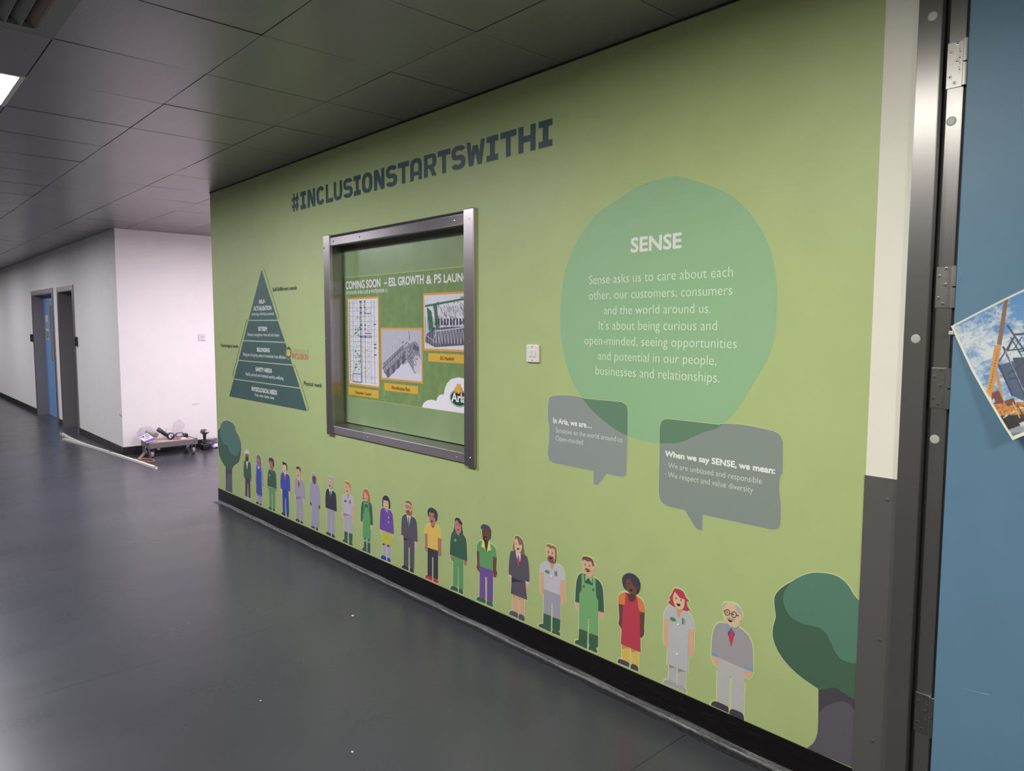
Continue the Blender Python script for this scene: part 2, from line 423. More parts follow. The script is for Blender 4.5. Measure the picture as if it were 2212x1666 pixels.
# ------------------------------------------------------------------ flat print helpers
def crm(p0, p1, p2, p3, n):
    out = []
    for i in range(n):
        t = i / n
        out.append(0.5 * ((2 * p1) + (p2 - p0) * t + (2 * p0 - 5 * p1 + 4 * p2 - p3) * t * t + (3 * p1 - p0 - 3 * p2 + p3) * t ** 3))
    return out
def parse(s):
    """'!x,y x,y' straight edges; otherwise a smooth closed curve, points marked * are corners; '~' adds curls"""
    s = s.strip(); straight = s[0] == '!'; curly = s[0] == '~'
    if s[0] in '!~': s = s[1:]
    P, C = [], []
    for q in s.split():
        c = q.endswith('*'); q = q.rstrip('*'); x, y = q.split(','); P.append(Vector((float(x), float(y)))); C.append(c)
    if straight: return P
    out = []; n = len(P)
    for i in range(n):
        p0, p1, p2, p3 = P[i - 1], P[i], P[(i + 1) % n], P[(i + 2) % n]
        if C[i]: p0 = p1 - (p2 - p1) * 0.5
        if C[(i + 1) % n]: p3 = p2 + (p2 - p1) * 0.5
        out += crm(p0, p1, p2, p3, 6)
    if curly:
        per = sum((out[i] - out[i - 1]).length for i in range(len(out))); acc = 0; res = []
        k = max(10, round(per / 28)); c = sum(out, Vector((0, 0))) / len(out)
        fine = []
        for i in range(len(out)):
            a_, b_ = out[i], out[(i + 1) % len(out)]
            for q in range(4): fine.append(a_.lerp(b_, q / 4))
        for i in range(len(fine)):
            acc += (fine[i] - fine[i - 1]).length
            d = (fine[i] - c).normalized(); res.append(fine[i] + d * (per / k * 0.22 * abs(math.sin(PI * k * acc / per))))
        return res
    return out
def el(cx, cy, rx, ry, rot=0, n=18):
    r = math.radians(rot); o = []
    for i in range(n):
        t = 2 * PI * i / n; a_, b_ = rx * math.cos(t), ry * math.sin(t)
        o.append(Vector((cx + a_ * math.cos(r) - b_ * math.sin(r), cy + a_ * math.sin(r) + b_ * math.cos(r))))
    return o
def ring(cx, cy, rx, ry, wd):
    return ('ring', el(cx, cy, rx, ry), el(cx, cy, rx - wd, ry - wd))
def stroke(pts, wd):
    """a polyline as quads (zoom pixels)"""
    out = []
    for a_, b_ in zip(pts[:-1], pts[1:]):
        a_, b_ = Vector(a_), Vector(b_); d = (b_ - a_).normalized() if (b_ - a_).length > 0 else Vector((1, 0))
        n = Vector((-d.y, d.x)) * wd / 2; e = d * wd * 0.3
        out.append([a_ + n - e, b_ + n + e, b_ - n + e, a_ - n - e])
    return out
def shapes(spec):
    out = []
    for s in (spec if isinstance(spec, list) else [spec]):
        if isinstance(s, str): out += [parse(q) for q in s.split('|')]
        else: out.append(s)
    return out
STEP = 0.00022
def to_wall(z, p, y):
    q = at_y(z[0] + p[0] / z[2], z[1] + p[1] / z[2], 0.0); return Vector((q.x, y, q.z))
def print_part(name, z, spec, c, layer, parent, base=-0.0006, plane=0.0):
    """flat printed shapes, traced in a zoomed view z=(x0,y0,scale), laid on the wall plane"""
    y = plane + base - layer * STEP
    mb = MB()
    def tw(p):
        q = at_y(z[0] + p[0] / z[2], z[1] + p[1] / z[2], plane); return Vector((q.x, y, q.z))
    for i_, s in enumerate(shapes(spec)):
        y = plane + base - layer * STEP - i_ * 0.00001
        if isinstance(s, tuple): mb.flat([tw(p) for p in s[1]], 0, [[tw(p) for p in reversed(s[2])]])
        else: mb.flat([tw(p) for p in s], 0)
    m = c if not isinstance(c, str) else mat('ink_' + c.lstrip('#'), c, 0.5)
    return mb.build(name, m, parent)
def halo(z, specs, parent, grow=0.0045, y=-0.0005, c='#c4d19c'):
    mb = MB()
    for sp in specs:
        for s in shapes(sp):
            if isinstance(s, tuple): continue
            y -= 0.000008; P = [to_wall(z, p, y) for p in s]; n = len(P)
            ar = sum(P[i].x * P[(i + 1) % n].z - P[(i + 1) % n].x * P[i].z for i in range(n))
            sg = 1 if ar > 0 else -1; Q = []
            for i in range(n):
                d1 = (P[i] - P[i - 1]); d2 = (P[(i + 1) % n] - P[i])
                n1 = Vector((d1.z, 0, -d1.x)); n2 = Vector((d2.z, 0, -d2.x))
                nn = (n1.normalized() if n1.length > 1e-9 else Vector()) + (n2.normalized() if n2.length > 1e-9 else Vector())
                if nn.length < 0.6: nn = nn.normalized() * 0.6 if nn.length > 1e-6 else Vector((0, 0, 0))
                Q.append(P[i] + nn * (sg * grow * min(1.5, 2 / max(nn.length, 0.7) ** 2) * 1.0))
            mb.flat(Q, 0)
    return mb.build('backing', mat('ink_halo_' + c.lstrip('#'), c, 0.5), parent)

_txt = {}
def text_mesh(s, thin):
    key = (s, thin)
    if key in _txt: return _txt[key]
    c = bpy.data.curves.new('t', 'FONT'); c.body = s; c.size = 1; c.offset = thin; c.resolution_u = 3
    o = bpy.data.objects.new('t', c); COL.objects.link(o)
    dg = bpy.context.evaluated_depsgraph_get(); me = bpy.data.meshes.new_from_object(o.evaluated_get(dg))
    V = [v.co.copy() for v in me.vertices]; F = [tuple(p.vertices) for p in me.polygons]
    bpy.data.objects.remove(o); bpy.data.curves.remove(c); bpy.data.meshes.remove(me)
    _txt[key] = (V, F); return V, F
def text_part(name, s, x0, x1, zb, hcap, c, parent, y, thin=0.0, bold=0.0):
    """a line of lettering from x0 to x1 on the wall, baseline zb, capital height hcap"""
    V, F = text_mesh(s, thin)
    a0 = min(v.x for v in V); a1 = max(v.x for v in V); cap = 0.682
    kx = (x1 - x0) / (a1 - a0); kz = hcap / cap * (1.05 if any(ch.islower() for ch in s) else 1.0)
    mb = MB()
    sh = [(0, 0)] if not bold else [(bold * math.cos(i * PI / 4), bold * math.sin(i * PI / 4)) for i in range(8)]
    for k, (dx, dz) in enumerate(sh):
        mb.add([Vector((x0 + (v.x - a0) * kx + dx, y - k * 0.00003, zb + v.y * kz + dz)) for v in V], F)
    m = c if not isinstance(c, str) else mat('ink_' + c.lstrip('#'), c, 0.5)
    return mb.build(name, m, parent)
def ztext(name, s, z, xl, xr, yb, yt, c, parent, y, thin=0.0, bold=0.0, plane=0.0):
    """zoom pixels: left x, right x, baseline y and cap-top y both measured at the left end"""
    a_ = at_y(z[0] + xl / z[2], z[1] + yb / z[2], plane); t_ = at_y(z[0] + xl / z[2], z[1] + yt / z[2], plane)
    # right end: walk along the baseline (constant height) until its pixel column is xr
    u = z[0] + xr / z[2]; v = z[1] + yb / z[2]
    for _ in range(30):
        q = at_y(u, v, plane); v += (q.z - a_.z) * 200
    q = at_y(u, v, plane)
    return text_part(name, s, a_.x, q.x, a_.z, t_.z - a_.z, c, parent, y, thin, bold)

# ------------------------------------------------------------------ notice window in the mural wall
BY = 0.095
win = thing('window_1', 'recessed stainless steel framed window in the mural, showing a green notice board', 'window', ((WX0 + WX1) / 2, 0, WZ0), kind='structure')
for x0, x1, l in ((-4.413, -4.335, 'left'), (-2.926, -2.845, 'right')):
    MB().rbox(x0, x1, -0.022, 0.006, 0.842, 2.172, 0.004).build('frame_post', M_STEEL, win)
MB().rbox(-4.335, -2.926, -0.014, 0.006, 2.098, 2.152, 0.003).build('frame_rail', M_STEELH, win)
MB().rbox(-4.335, -2.926, -0.014, 0.006, 0.855, 0.906, 0.003).build('frame_rail', M_STEELH, win)
MB().box(-4.335, -2.926, -0.004, 0.001, 2.152, 2.168).build('seal', M_BLACK, win)
b = MB()
b.box(WX0 - 0.004, WX0 + 0.004, 0.0, BY + 0.05, WZ0, WZ1)
b.box(WX1 - 0.004, WX1 + 0.004, 0.0, BY + 0.05, WZ0, WZ1)
b.box(WX0, WX1, 0.0, BY + 0.05, WZ1 - 0.012, WZ1)
b.add([(WX0, 0, .905), (WX1, 0, .905), (WX1, BY + .05, .922), (WX0, BY + .05, .922), (WX0, 0, WZ0), (WX1, 0, WZ0), (WX1, BY + .05, WZ0), (WX0, BY + .05, WZ0)],
      [(0, 1, 2, 3), (4, 7, 6, 5), (0, 4, 5, 1), (2, 6, 7, 3)])
b.build('reveal', steel('reveal_steel', (0.34, 0.325, 0.315), 0.34, 1.0, (60, 60, 2)), win)
MB().box(WX0 + 0.004, WX1 - 0.004, BY - 0.014, BY - 0.002, 2.078, 2.104).build('bead', steel('bead_steel', (0.2, 0.17, 0.17), 0.3), win)
for x, zz in [(-4.285, 2.125), (-3.96, 2.125), (-3.5, 2.125), (-3.01, 2.125), (-4.27, .876), (-3.9, .876), (-3.45, .876), (-3.0, .876)]:
    MB().lathe((x, -0.013, zz), (0, -1, 0), [(0, .0055), (.002, .005), (.004, .003), (.0045, .0005)], 12).build('screw', M_CHROME, win)
for x, zz in [(-4.40, 2.09), (-4.40, 1.49), (-4.40, .9), (-2.875, 2.12), (-2.875, 1.5), (-2.875, .89)]:
    MB().lathe((x, -0.021, zz), (0, -1, 0), [(0, .0055), (.002, .005), (.004, .003), (.0045, .0005)], 12).build('screw', M_CHROME, win)

def board_mat():
    m = mat('board_green', '#849a6e', 0.28, 0, 0.5); t, n, l, b_ = nodes(m)
    f = noise(t, coords(t, (3, 1, 2)), 1.6, 5)
    l.new(ramp(t, f, [(0.35, col('#81976b')), (0.7, col('#8aa076'))]), b_.inputs['Base Color']); return m
bd = thing('notice_board', 'green glossy notice board set back behind the steel window frame', 'board', ((WX0 + WX1) / 2, BY, 0.92))
MB().box(WX0 + 0.004, WX1 - 0.004, BY, BY + 0.02, 0.921, 2.103).build('panel', board_mat(), bd)

# poster printed on the board
ZP = (720, 560, 4.9)
def poster_mat():
    m = mat('poster_green', '#6f8f58', 0.3, 0, 0.5); t, n, l, b_ = nodes(m)
    v = coords(t, (7, 1, 4)); f = noise(t, v, 2.2, 8, 0.72)
    l.new(ramp(t, f, [(0.3, col('#6b8552')), (0.52, col('#76905a')), (0.68, col('#859e6c'))]), b_.inputs['Base Color']); return m
po = thing('poster', 'green project poster with white heading and three framed drawings, on the recessed notice board', 'poster', (-3.7, BY, 1.09))
pX0, pX1, pZ0, pZ1 = WX0 + 0.006, -2.955, 1.094, 1.898
YP = BY - 0.0010
b = MB(); b.box(pX0, pX1, YP, BY - 0.0001, pZ0, pZ1); b.build('sheet', poster_mat(), po)
b = MB(); b.box(pX0, pX1, YP - 0.0003, YP, pZ1 - 0.004, pZ1); b.box(pX0, pX1, YP - 0.0003, YP, pZ0, pZ0 + 0.003)
b.build('edge_line', mat('ink_edge', '#b7bd6c', 0.4), po)
def pw(x, y):
    q = at_y(ZP[0] + x / ZP[2], ZP[1] + y / ZP[2], BY); return q.x, q.z
def rectpic(x0, y0, x1, y1, xr=None, yb=None):
    """wall rectangle from the zoom positions of its top-left and bottom-left corners and its right edge"""
    a_ = pw(x0, y0); c_ = pw(x0 + 12, y1); r_ = pw(x1, (y0 + y1) / 2)
    return a_[0], r_[0], c_[1], a_[1]
def uvpic(name, R, layers, parent):
    """layers: list of (colour, [polygons in 0..1 picture units])"""
    for k, (nm, c, polys) in enumerate(layers):
        mb = MB(); y = YP - 0.0007 - k * 0.0003
        for i_, P in enumerate(polys):
            mb.flat([(R[0] + u * (R[1] - R[0]), y - i_ * 0.0000012, R[2] + v * (R[3] - R[2])) for u, v in P])
        mb.build(nm, mat('ink_' + c.lstrip('#'), c, 0.4), parent)
def ln(u0, v0, u1, v1, wd, asp=1.0):
    du, dv = (u1 - u0) * asp, v1 - v0; L = math.hypot(du, dv) or 1; nx_, ny_ = -dv / L * wd / 2, du / L * wd / 2
    return [(u0 + nx_ / asp, v0 + ny_), (u1 + nx_ / asp, v1 + ny_), (u1 - nx_ / asp, v1 - ny_), (u0 - nx_ / asp, v0 - ny_)]
def rc(u0, v0, u1, v1): return [(u0, v0), (u1, v0), (u1, v1), (u0, v1)]
def circ(u, v, r, asp, wd, n=14):
    out = []
    for i in range(n):
        a_, b_ = 2 * PI * i / n, 2 * PI * (i + 1) / n
        out.append(ln(u + r / asp * math.cos(a_), v + r * math.sin(a_), u + r / asp * math.cos(b_), v + r * math.sin(b_), wd, asp))
    return out
def framed(name, R, bg):
    d = MB(); y = YP - 0.0004; e = 0.012
    d.flat([(R[0] - e, y, R[2] - e), (R[1] + e, y, R[2] - e), (R[1] + e, y, R[3] + e), (R[0] - e, y, R[3] + e)])
    o = d.build(name, mat('ink_orange_border', '#d99a44', 0.4), po)
    return o
rnd = random.Random(3)
# 1: building layout plan
R = rectpic(160, 430, 478, 1310); A = (R[1] - R[0]) / (R[3] - R[2])
f1 = framed('picture_frame', R, None)
dark, green, yel, thinl = [], [], [], []
for u, wd in ((.04, .006), (.16, .004), (.42, .012), (.455, .008), (.57, .008), (.78, .004), (.88, .006)): dark.append(ln(u, .02, u, .98, wd, A))
for v in (.98, .955, .9, .86, .8, .74, .69, .645, .57, .555, .5, .44, .395, .33, .27, .2, .14, .1, .085, .03): thinl.append(ln(.04, v, rnd.choice((.6, .88, .97)), v, .003, A))
for u in (.1, .25, .33, .5, .64, .7, .95): thinl.append(ln(u, rnd.uniform(.02, .3), u, rnd.uniform(.6, .98), .0025, A))
for v in (.87, .77, .71, .645, .60, .46, .385, .31, .23, .16, .09): thinl += circ(.69, v, .032, A, .004)
for v in (.97, .9, .84, .7, .65, .56): dark.append(rc(.40, v - .008, .47, v + .008)); dark.append(rc(.555, v - .008, .6, v + .008))
for v in (.83, .6): dark.append(ln(.57, v, .78, v, .008, A))
for v in (.57, .555): dark.append(ln(.44, v, .8, v, .007, A))
for k in range(30): dark.append(ln(.02, .03 + k * .032, .05, .03 + k * .032 + .012, .008, A))
for v0, v1 in ((.02, .12),): dark += [ln(.12, v0, .42, v0, .008, A), ln(.12, v1, .42, v1, .008, A), ln(.12, v0, .12, v1, .008, A), ln(.28, v0, .28, v1 - .04, .006, A)]
for v in (.47, .43, .35, .7): dark.append(rc(.86, v, .94, v + .012))
for v, n_ in ((.87, 4), (.79, 5), (.77, 6), (.67, 8), (.645, 14), (.61, 14), (.585, 10), (.565, 7), (.5, 5), (.46, 6), (.38, 7), (.345, 9), (.31, 9), (.27, 8), (.235, 9), (.19, 10), (.165, 7)):
    for q in range(n_):
        u = rnd.uniform(.18, .38); vv = v + rnd.uniform(-.014, .014); L = rnd.uniform(.02, .06)
        green.append(ln(u, vv, u + L * rnd.choice((1, .1)), vv + L * .3 * rnd.choice((0, .9)), .007, A))
for v in (.93, .88, .8, .42, .4, .37, .2, .16, .12):
    for q in range(4):
        u = rnd.uniform(.5, .62); yel.append(ln(u, v + rnd.uniform(-.012, .012), u + .05, v + rnd.uniform(-.012, .012), .006, A))
uvpic('plan', R, [('picture', '#d9d9e0', [rc(0, 0, 1, 1)]), ('drawing_lines', '#8d90a0', thinl), ('drawing_lines', '#3c4157', dark), ('drawing_lines', '#4f9a58', green), ('drawing_lines', '#c8b95a', yel)], f1)
# 2: filtration plant rendering
R = rectpic(512, 745, 936, 1255); A = (R[1] - R[0]) / (R[3] - R[2])
f2 = framed('picture_frame', R, None)
g1, g2, g3 = [], [], []
g2.append([(.03, .2), (.06, .1), (.17, .02), (.62, .44), (.66, .56), (.62, .62), (.55, .66), (.04, .30)])
g2.append([(.55, .62), (.62, .44), (.84, .14), (.93, .22), (.97, .45), (.93, .72), (.84, .78), (.68, .70)])
for k in range(9):
    u = .05 + k * .065; v = .16 + k * .058
    g1.append(ln(u, v + .14, u + .02, v - .03, .012, A)); g3.append(ln(u, v + .05, u + .10, v + .14, .01, A))
g3 += [ln(.02, .2, .17, .02, .014, A), ln(.17, .02, .62, .43, .014, A), ln(.02, .2, .58, .64, .012, A), ln(.10, .11, .62, .54, .01, A), ln(.03, .28, .55, .68, .012, A)]
for k, (u, v) in enumerate(((.06, .42), (.21, .52), (.33, .62), (.46, .72))):
    g1 += [ln(u, v - .06, u, v + .14, .022, A), ln(u + .05, v - .08, u + .05, v + .13, .022, A), ln(u, v + .14, u + .05, v + .13, .024, A)]
    g3.append([(u + .06, v - .26), (u + .14, v - .2), (u + .14, v - .36), (u + .08, v - .42)])
for q in range(46):
    u, v = rnd.uniform(.5, .92), rnd.uniform(.3, .8)
    (g1 if q % 2 else g3).append(ln(u, v, u + rnd.uniform(-.08, .08), v + rnd.uniform(-.1, .1), rnd.uniform(.006, .016), A))
g3.append(ln(.72, .8, .70, .97, .014, A)); g1.append([(.68, .86), (.73, .86), (.73, .95), (.68, .95)])
g3.append([(.82, .72), (.95, .66), (.93, .58), (.80, .62)])
tank = [(.83 + .13 * .5 + .075 * math.cos(a_), .42 + .05 * math.sin(a_)) for a_ in [i * PI / 8 for i in range(9)]]
g1.append([(.82, .20), (.87, .16), (.94, .18), (.97, .24), (.97, .45), (.93, .5), (.86, .5), (.82, .44)])
g3 += circ(.895, .455, .035, A, .008)
lo = [rc(0, 0, 1, 1)]
uvpic('render', R, [('picture', '#b5b4c2', [rc(0, 0, 1, 1)]), ('picture_ground', '#cfcdd8', [[(0, 0), (1, 0), (1, .42), (.0, .18)]]), ('machine', '#8a8794', g2), ('machine_lines', '#c4c2cc', g1), ('machine_lines', '#5f5c6c', g3)], f2)
# 3: manifold rendering (right part hidden behind the frame)
R = rectpic(965, 385, 1560, 945); A = (R[1] - R[0]) / (R[3] - R[2])
R = (R[0], pX1 - 0.02, R[2], R[3]); A = (R[1] - R[0]) / (R[3] - R[2])
f3 = framed('picture_frame', R, None)
g1, g2, g3, g4, g5 = [], [], [], [], []
g5.append([(.02, .12), (.22, .03), (.95, .10), (1, .2), (1, .42), (.2, .40), (.03, .26)])
g2 += [ln(.02, .80, 1, .93, .035, A)] + [ln(.06 + k * .011, .78 - k * .01, .10 + k * .012, .34, .012, A) for k in range(9)] + [ln(.2 + k * .011, .82, .25 + k * .011, .38, .012, A) for k in range(6)]
g2 += [rc(.74, .93, .82, .945), rc(.74, .9, .752, .945), rc(.81, .9, .822, .945)]
for k in range(7):
    u = .02 + k * .05; g3.append(ln(u, .1 + .05 * (k % 2), u, .60, .010, A)); g1.append(ln(u + .02, .05, u + .02, .55, .008, A))
for k in range(13):
    u = .22 + k * .062
    for q in range(9):
        uu, vv = u + rnd.uniform(-.03, .05), rnd.uniform(.42, .88)
        g3.append(ln(uu, vv, uu + rnd.uniform(-.02, .05), vv - rnd.uniform(.02, .14), rnd.uniform(.006, .014), A))
    g1 += [ln(u, .86 - .1, u, .40, .009, A), ln(u, .36, u + .03, .10, .016, A), ln(u + .03, .10, u + .045, .36, .014, A)]
    g3.append(rc(u, .44, u + .035, .56))
g1 += [ln(.24, .33, 1, .42, .022, A), ln(.24, .39, 1, .47, .012, A), ln(.24, .33, .18, .1, .016, A), ln(.02, .26, .24, .12, .012, A), ln(.2, .62, 1, .69, .008, A), ln(.25, .74, 1, .82, .008, A)]
uvpic('manifold', R, [('picture', '#d3d2da', [rc(0, 0, 1, 1)]), ('machine_shadow', '#5a5768', g5), ('machine_lines', '#3f3c50', g3), ('machine_lines', '#bdbcc8', g1), ('machine', '#2f6a52', g2)], f3)
# captions
for (xa, ya, xb, yb), s, (tl, tr, tb, tt) in (((163, 1352, 482, 1432), 'Pasteuriser 5 Layout', (235, 405, 1423, 1392)),
                                            ((543, 1308, 900, 1388), 'Microfiltration Plant', (622, 815, 1377, 1343)),
                                            ((1008, 993, 1500, 1083), 'ESL Manifold', (1135, 1278, 1066, 1033))):
    a_ = pw(xa, ya); c_ = pw(xa + 2, yb); r_ = pw(min(xb, 1385), ya); x1 = r_[0] if xb < 1400 else pX1 - 0.03
    cp = mesh('caption_strip', [(a_[0], YP - .0006, c_[1]), (x1, YP - .0006, c_[1]), (x1, YP - .0006, a_[1]), (a_[0], YP - .0006, a_[1])], [(0, 1, 2, 3)], mat('ink_caption', '#d2a83e', 0.4), po)
    ztext('lettering', s, ZP, tl, tr, tb, tt, '#3a3a22', cp, YP - .001, 0.0, 0.0003, BY)
ztext('heading', 'COMING SOON', ZP, 135, 500, 318, 240, '#e0dfe0', po, YP - .0008, 0.0, 0.0020, BY)
ztext('heading', '–', ZP, 540, 572, 285, 205, '#e0dfe0', po, YP - .0008, 0.0, 0.0020, BY)
ztext('heading', 'ESL GROWTH', ZP, 592, 958, 285, 200, '#e0dfe0', po, YP - .0008, 0.0, 0.0020, BY)
ztext('heading', '&', ZP, 988, 1042, 262, 175, '#e0dfe0', po, YP - .0008, 0.0, 0.0020, BY)
ztext('heading', 'P5', ZP, 1072, 1143, 254, 165, '#e0dfe0', po, YP - .0008, 0.0, 0.0020, BY)
aq = pw(1173, 248); text_part('heading', 'LAUNCH', aq[0], aq[0] + 0.262, aq[1], 0.0435, '#e0dfe0', po, YP - .0008, 0.0, 0.0020)
ztext('subheading', '(EXTENDED SHELF-LIFE & PASTEURISER 5)', ZP, 136, 572, 375, 342, '#d3d8cc', po, YP - .0008, 0.006, 0.0006, BY)
# cloud with the green oval dairy logo
def pz(x, y, k=0.0008):
    q = pw(x, y); return (q[0], YP - k, q[1])
cl = [(945, 1555), (960, 1520), (1000, 1493), (1050, 1487), (1095, 1500), (1103, 1465), (1130, 1435), (1172, 1432), (1180, 1380), (1205, 1315), (1250, 1270), (1320, 1252)]
P = [pz(*q) for q in cl]; top = pw(1320, 1252)[1]
for u in range(1, 9): P.append((P[11][0] + (pX1 - 0.004 - P[11][0]) * u / 8, YP - .0008, top + 0.006 * math.sin(u * .7) - 0.0035 * u))
P.append((pX1 - 0.004, YP - .0008, pZ0 + 0.003)); P.append((pz(945, 1555)[0], YP - .0008, pZ0 + 0.003))
b = MB(); b.flat(P); cloud = b.build('cloud', mat('ink_cloud', '#e4e3e8', 0.4), po)
cz = pw(1240, 1462); lc = (cz[0] + 0.078, cz[1])
def oval(name, rx, rz, k, c, dx=0, dz=0, n=36):
    b = MB(); b.flat([(lc[0] + dx + rx * math.cos(2 * PI * i / n), YP - k, lc[1] + dz + rz * math.sin(2 * PI * i / n)) for i in range(n)]); return b.build(name, mat('ink_' + c.lstrip('#'), c, 0.4), po)
oval('logo_oval', .081, .049, .0011, '#2c6a41'); oval('logo_ring', .077, .0455, .0013, '#cfd8cf'); oval('logo_oval', .073, .042, .0015, '#1f4d31'); oval('logo_shade', .062, .020, .0017, '#2f2f26', 0, .012)
text_part('logo_lettering', 'Arla', lc[0] - .062, lc[0] + .062, lc[1] - .020, .044, '#e8e8ea', po, YP - .0020, 0.0, .0022)
for pi_, (dx, dz, rx, rz, c) in enumerate(((-.024, .044, .013, .017, '#d99b3e'), (-.010, .062, .010, .020, '#e0a64a'), (.010, .062, .010, .020, '#dd9f42'), (.022, .046, .013, .017, '#d9953a'), (0, .038, .010, .014, '#e6b566'))):
    oval('logo_petal', rx, rz, .0022 + pi_ * .00012, c, dx, dz, 16)

# ------------------------------------------------------------------ light switch, socket, slogan
t = thing('light_switch', 'square white double light switch on the green wall, left of the big green blob', 'switch', (-2.425, 0, 1.405))
MB().rbox(-2.467, -2.383, -0.011, 0.0, 1.405, 1.489, 0.004).build('plate', M_PLASTIC, t)
for x in (-2.448, -2.421):
    o = MB().rbox(x, x + 0.020, -0.0145, -0.009, 1.431, 1.463, 0.0018).build('rocker', M_PLASTIC2, t)
for zz in (1.479, 1.415): MB().cyl((-2.4255, -0.0112, zz), (-2.4255, -0.0122, zz), .0026, n=10).build('screw', M_SCREWD, t)
sq = at_x(436, 728.5, XC)
t = thing('wall_socket', 'small square white outlet plate on the bright far wall', 'socket', (XC, sq.y, sq.z - 0.043))
MB().rbox(XC, XC + 0.012, sq.y - .043, sq.y + .043, sq.z - .043, sq.z + .043, 0.004).build('plate', mat('socket_plastic', '#cfc6cc', 0.4), t)
MB().rbox(XC + .010, XC + .015, sq.y - .010, sq.y + .010, sq.z - .015, sq.z + .017, 0.002).build('switch_rocker', mat('socket_rocker', '#b3a9b1', 0.4), t)
for s in (-1, 1): MB().cyl((XC + .0118, sq.y + s * .026, sq.z), (XC + .013, sq.y + s * .026, sq.z), .005, n=8).build('screw', mat('socket_screw', '#8d848c', 0.4), t)

SX, SY = .29, .245
def arc(cx, cy, rx, ry, tx, ty, a0, a1, n=14):
    out = []; e = 2 / 2.6
    def pt(a_, rx_, ry_):
        c_, s_ = math.cos(a_), math.sin(a_); return (cx + rx_ * math.copysign(abs(c_) ** e, c_), cy + ry_ * math.copysign(abs(s_) ** e, s_))
    for i in range(n):
        p, q = math.radians(a0 + (a1 - a0) * i / n), math.radians(a0 + (a1 - a0) * (i + 1) / n)
        out.append([pt(p, rx, ry), pt(q, rx, ry), pt(q, rx - tx, ry - ty), pt(p, rx - tx, ry - ty)])
    return out
def glyph(c):
    if c == 'I': return [rc(0, 0, 1, SY), rc(0, 1 - SY, 1, 1), rc(.31, 0, .71, 1)]
    if c == 'T': return [rc(0, 1 - SY, 1, 1), rc(.355, 0, .645, 1)]
    if c == 'L': return [rc(0, 0, .31, 1), rc(0, 0, 1, .22)]
    if c == 'H': return [rc(0, 0, SX, 1), rc(1 - SX, 0, 1, 1), rc(0, .38, 1, .62)]
    if c == 'N': return [rc(0, 0, SX, 1), rc(1 - SX, 0, 1, 1), [(0, 1), (.36, 1), (1, 0), (.66, 0)]]
    if c == 'O': return arc(.5, .5, .5, .5, SX, .2, 0, 360, 36)
    if c == 'C': return arc(.5, .5, .5, .5, SX, .2, 33, 327, 30)
    if c == 'U': return [rc(0, .42, SX, 1), rc(1 - SX, .42, 1, 1)] + arc(.5, .45, .5, .45, SX, .2, 180, 360, 18)
    if c == 'S': return arc(.5, .70, .5, .30, SX, .2, 18, 270, 22) + arc(.5, .30, .5, .30, SX, .2, 90, -162, 22)
    if c == 'A': return [rc(0, 0, SX, .62), rc(1 - SX, 0, 1, .62), rc(0, .22, 1, .40)] + arc(.5, .6, .5, .4, SX, .2, 0, 180, 18)
    if c == 'R': return [rc(0, 0, SX, 1), rc(0, .82, .6, 1), rc(0, .36, .6, .53), [(.42, .40), (.74, .40), (1, 0), (.68, 0)]] + arc(.6, .68, .40, .32, .30, .17, -90, 90, 14)
    if c == 'W': return [[(0, 1), (.2, 1), (.36, 0), (.13, 0)], [(.34, .82), (.56, .82), (.36, 0), (.17, 0)], [(.42, .82), (.62, .82), (.84, 0), (.62, 0)], [(.8, 1), (1, 1), (.84, 0), (.66, 0)]]
    if c == '#': return [[(.15, 0), (.36, 0), (.44, 1), (.22, 1)][::1], [(.6, 0), (.8, 0), (.9, 1), (.68, 1)], rc(0, .60, 1, .80), rc(0, .20, .98, .40)]
SA, SB = (610, 240, 6.94), (900, 240, 7.135)
edges = [('#', SA, 146, 246), ('I', SA, 272, 355), ('N', SA, 378, 493), ('C', SA, 513, 632), ('L', SA, 652, 760), ('U', SA, 772, 897), ('S', SA, 917, 1052), ('I', SA, 1070, 1175), ('O', SA, 1195, 1350), ('N', SA, 1375, 1530), ('S', SA, 1555, 1720), ('T', SA, 1735, 1900), ('A', SA, 1918, 2092),
         ('R', SB, 115, 305), ('T', SB, 327, 522), ('S', SB, 540, 750), ('W', SB, 772, 1050), ('I', SB, 1078, 1257), ('T', SB, 1292, 1537), ('H', SB, 1572, 1833), ('I', SB, 1882, 2093)]
M_SLOGAN = mat('ink_slogan', '#2b494d', 0.5)
t = thing('slogan_lettering', 'large dark slate hashtag slogan in bold capitals across the top of the green wall', 'lettering', (-3.6, 0, 2.383))
for c, z, a_, b_ in edges:
    ym = (1380 - (a_ + b_ - 390) / 2 * 510 / 1795) if z is SA else (840 - ((a_ + b_) / 2 - 210) * 510 / 1778)
    X0 = at_y(z[0] + a_ / z[2], z[1] + ym / z[2]).x; X1 = at_y(z[0] + b_ / z[2], z[1] + ym / z[2]).x
    mb = MB(); mh = MB()
    for k, P in enumerate(glyph(c)):
        mb.flat([(X0 + u * (X1 - X0), -0.0012 - k * 0.00002, 2.384 + v * 0.1205) for u, v in P])
    mb.build('letter', M_SLOGAN, t)

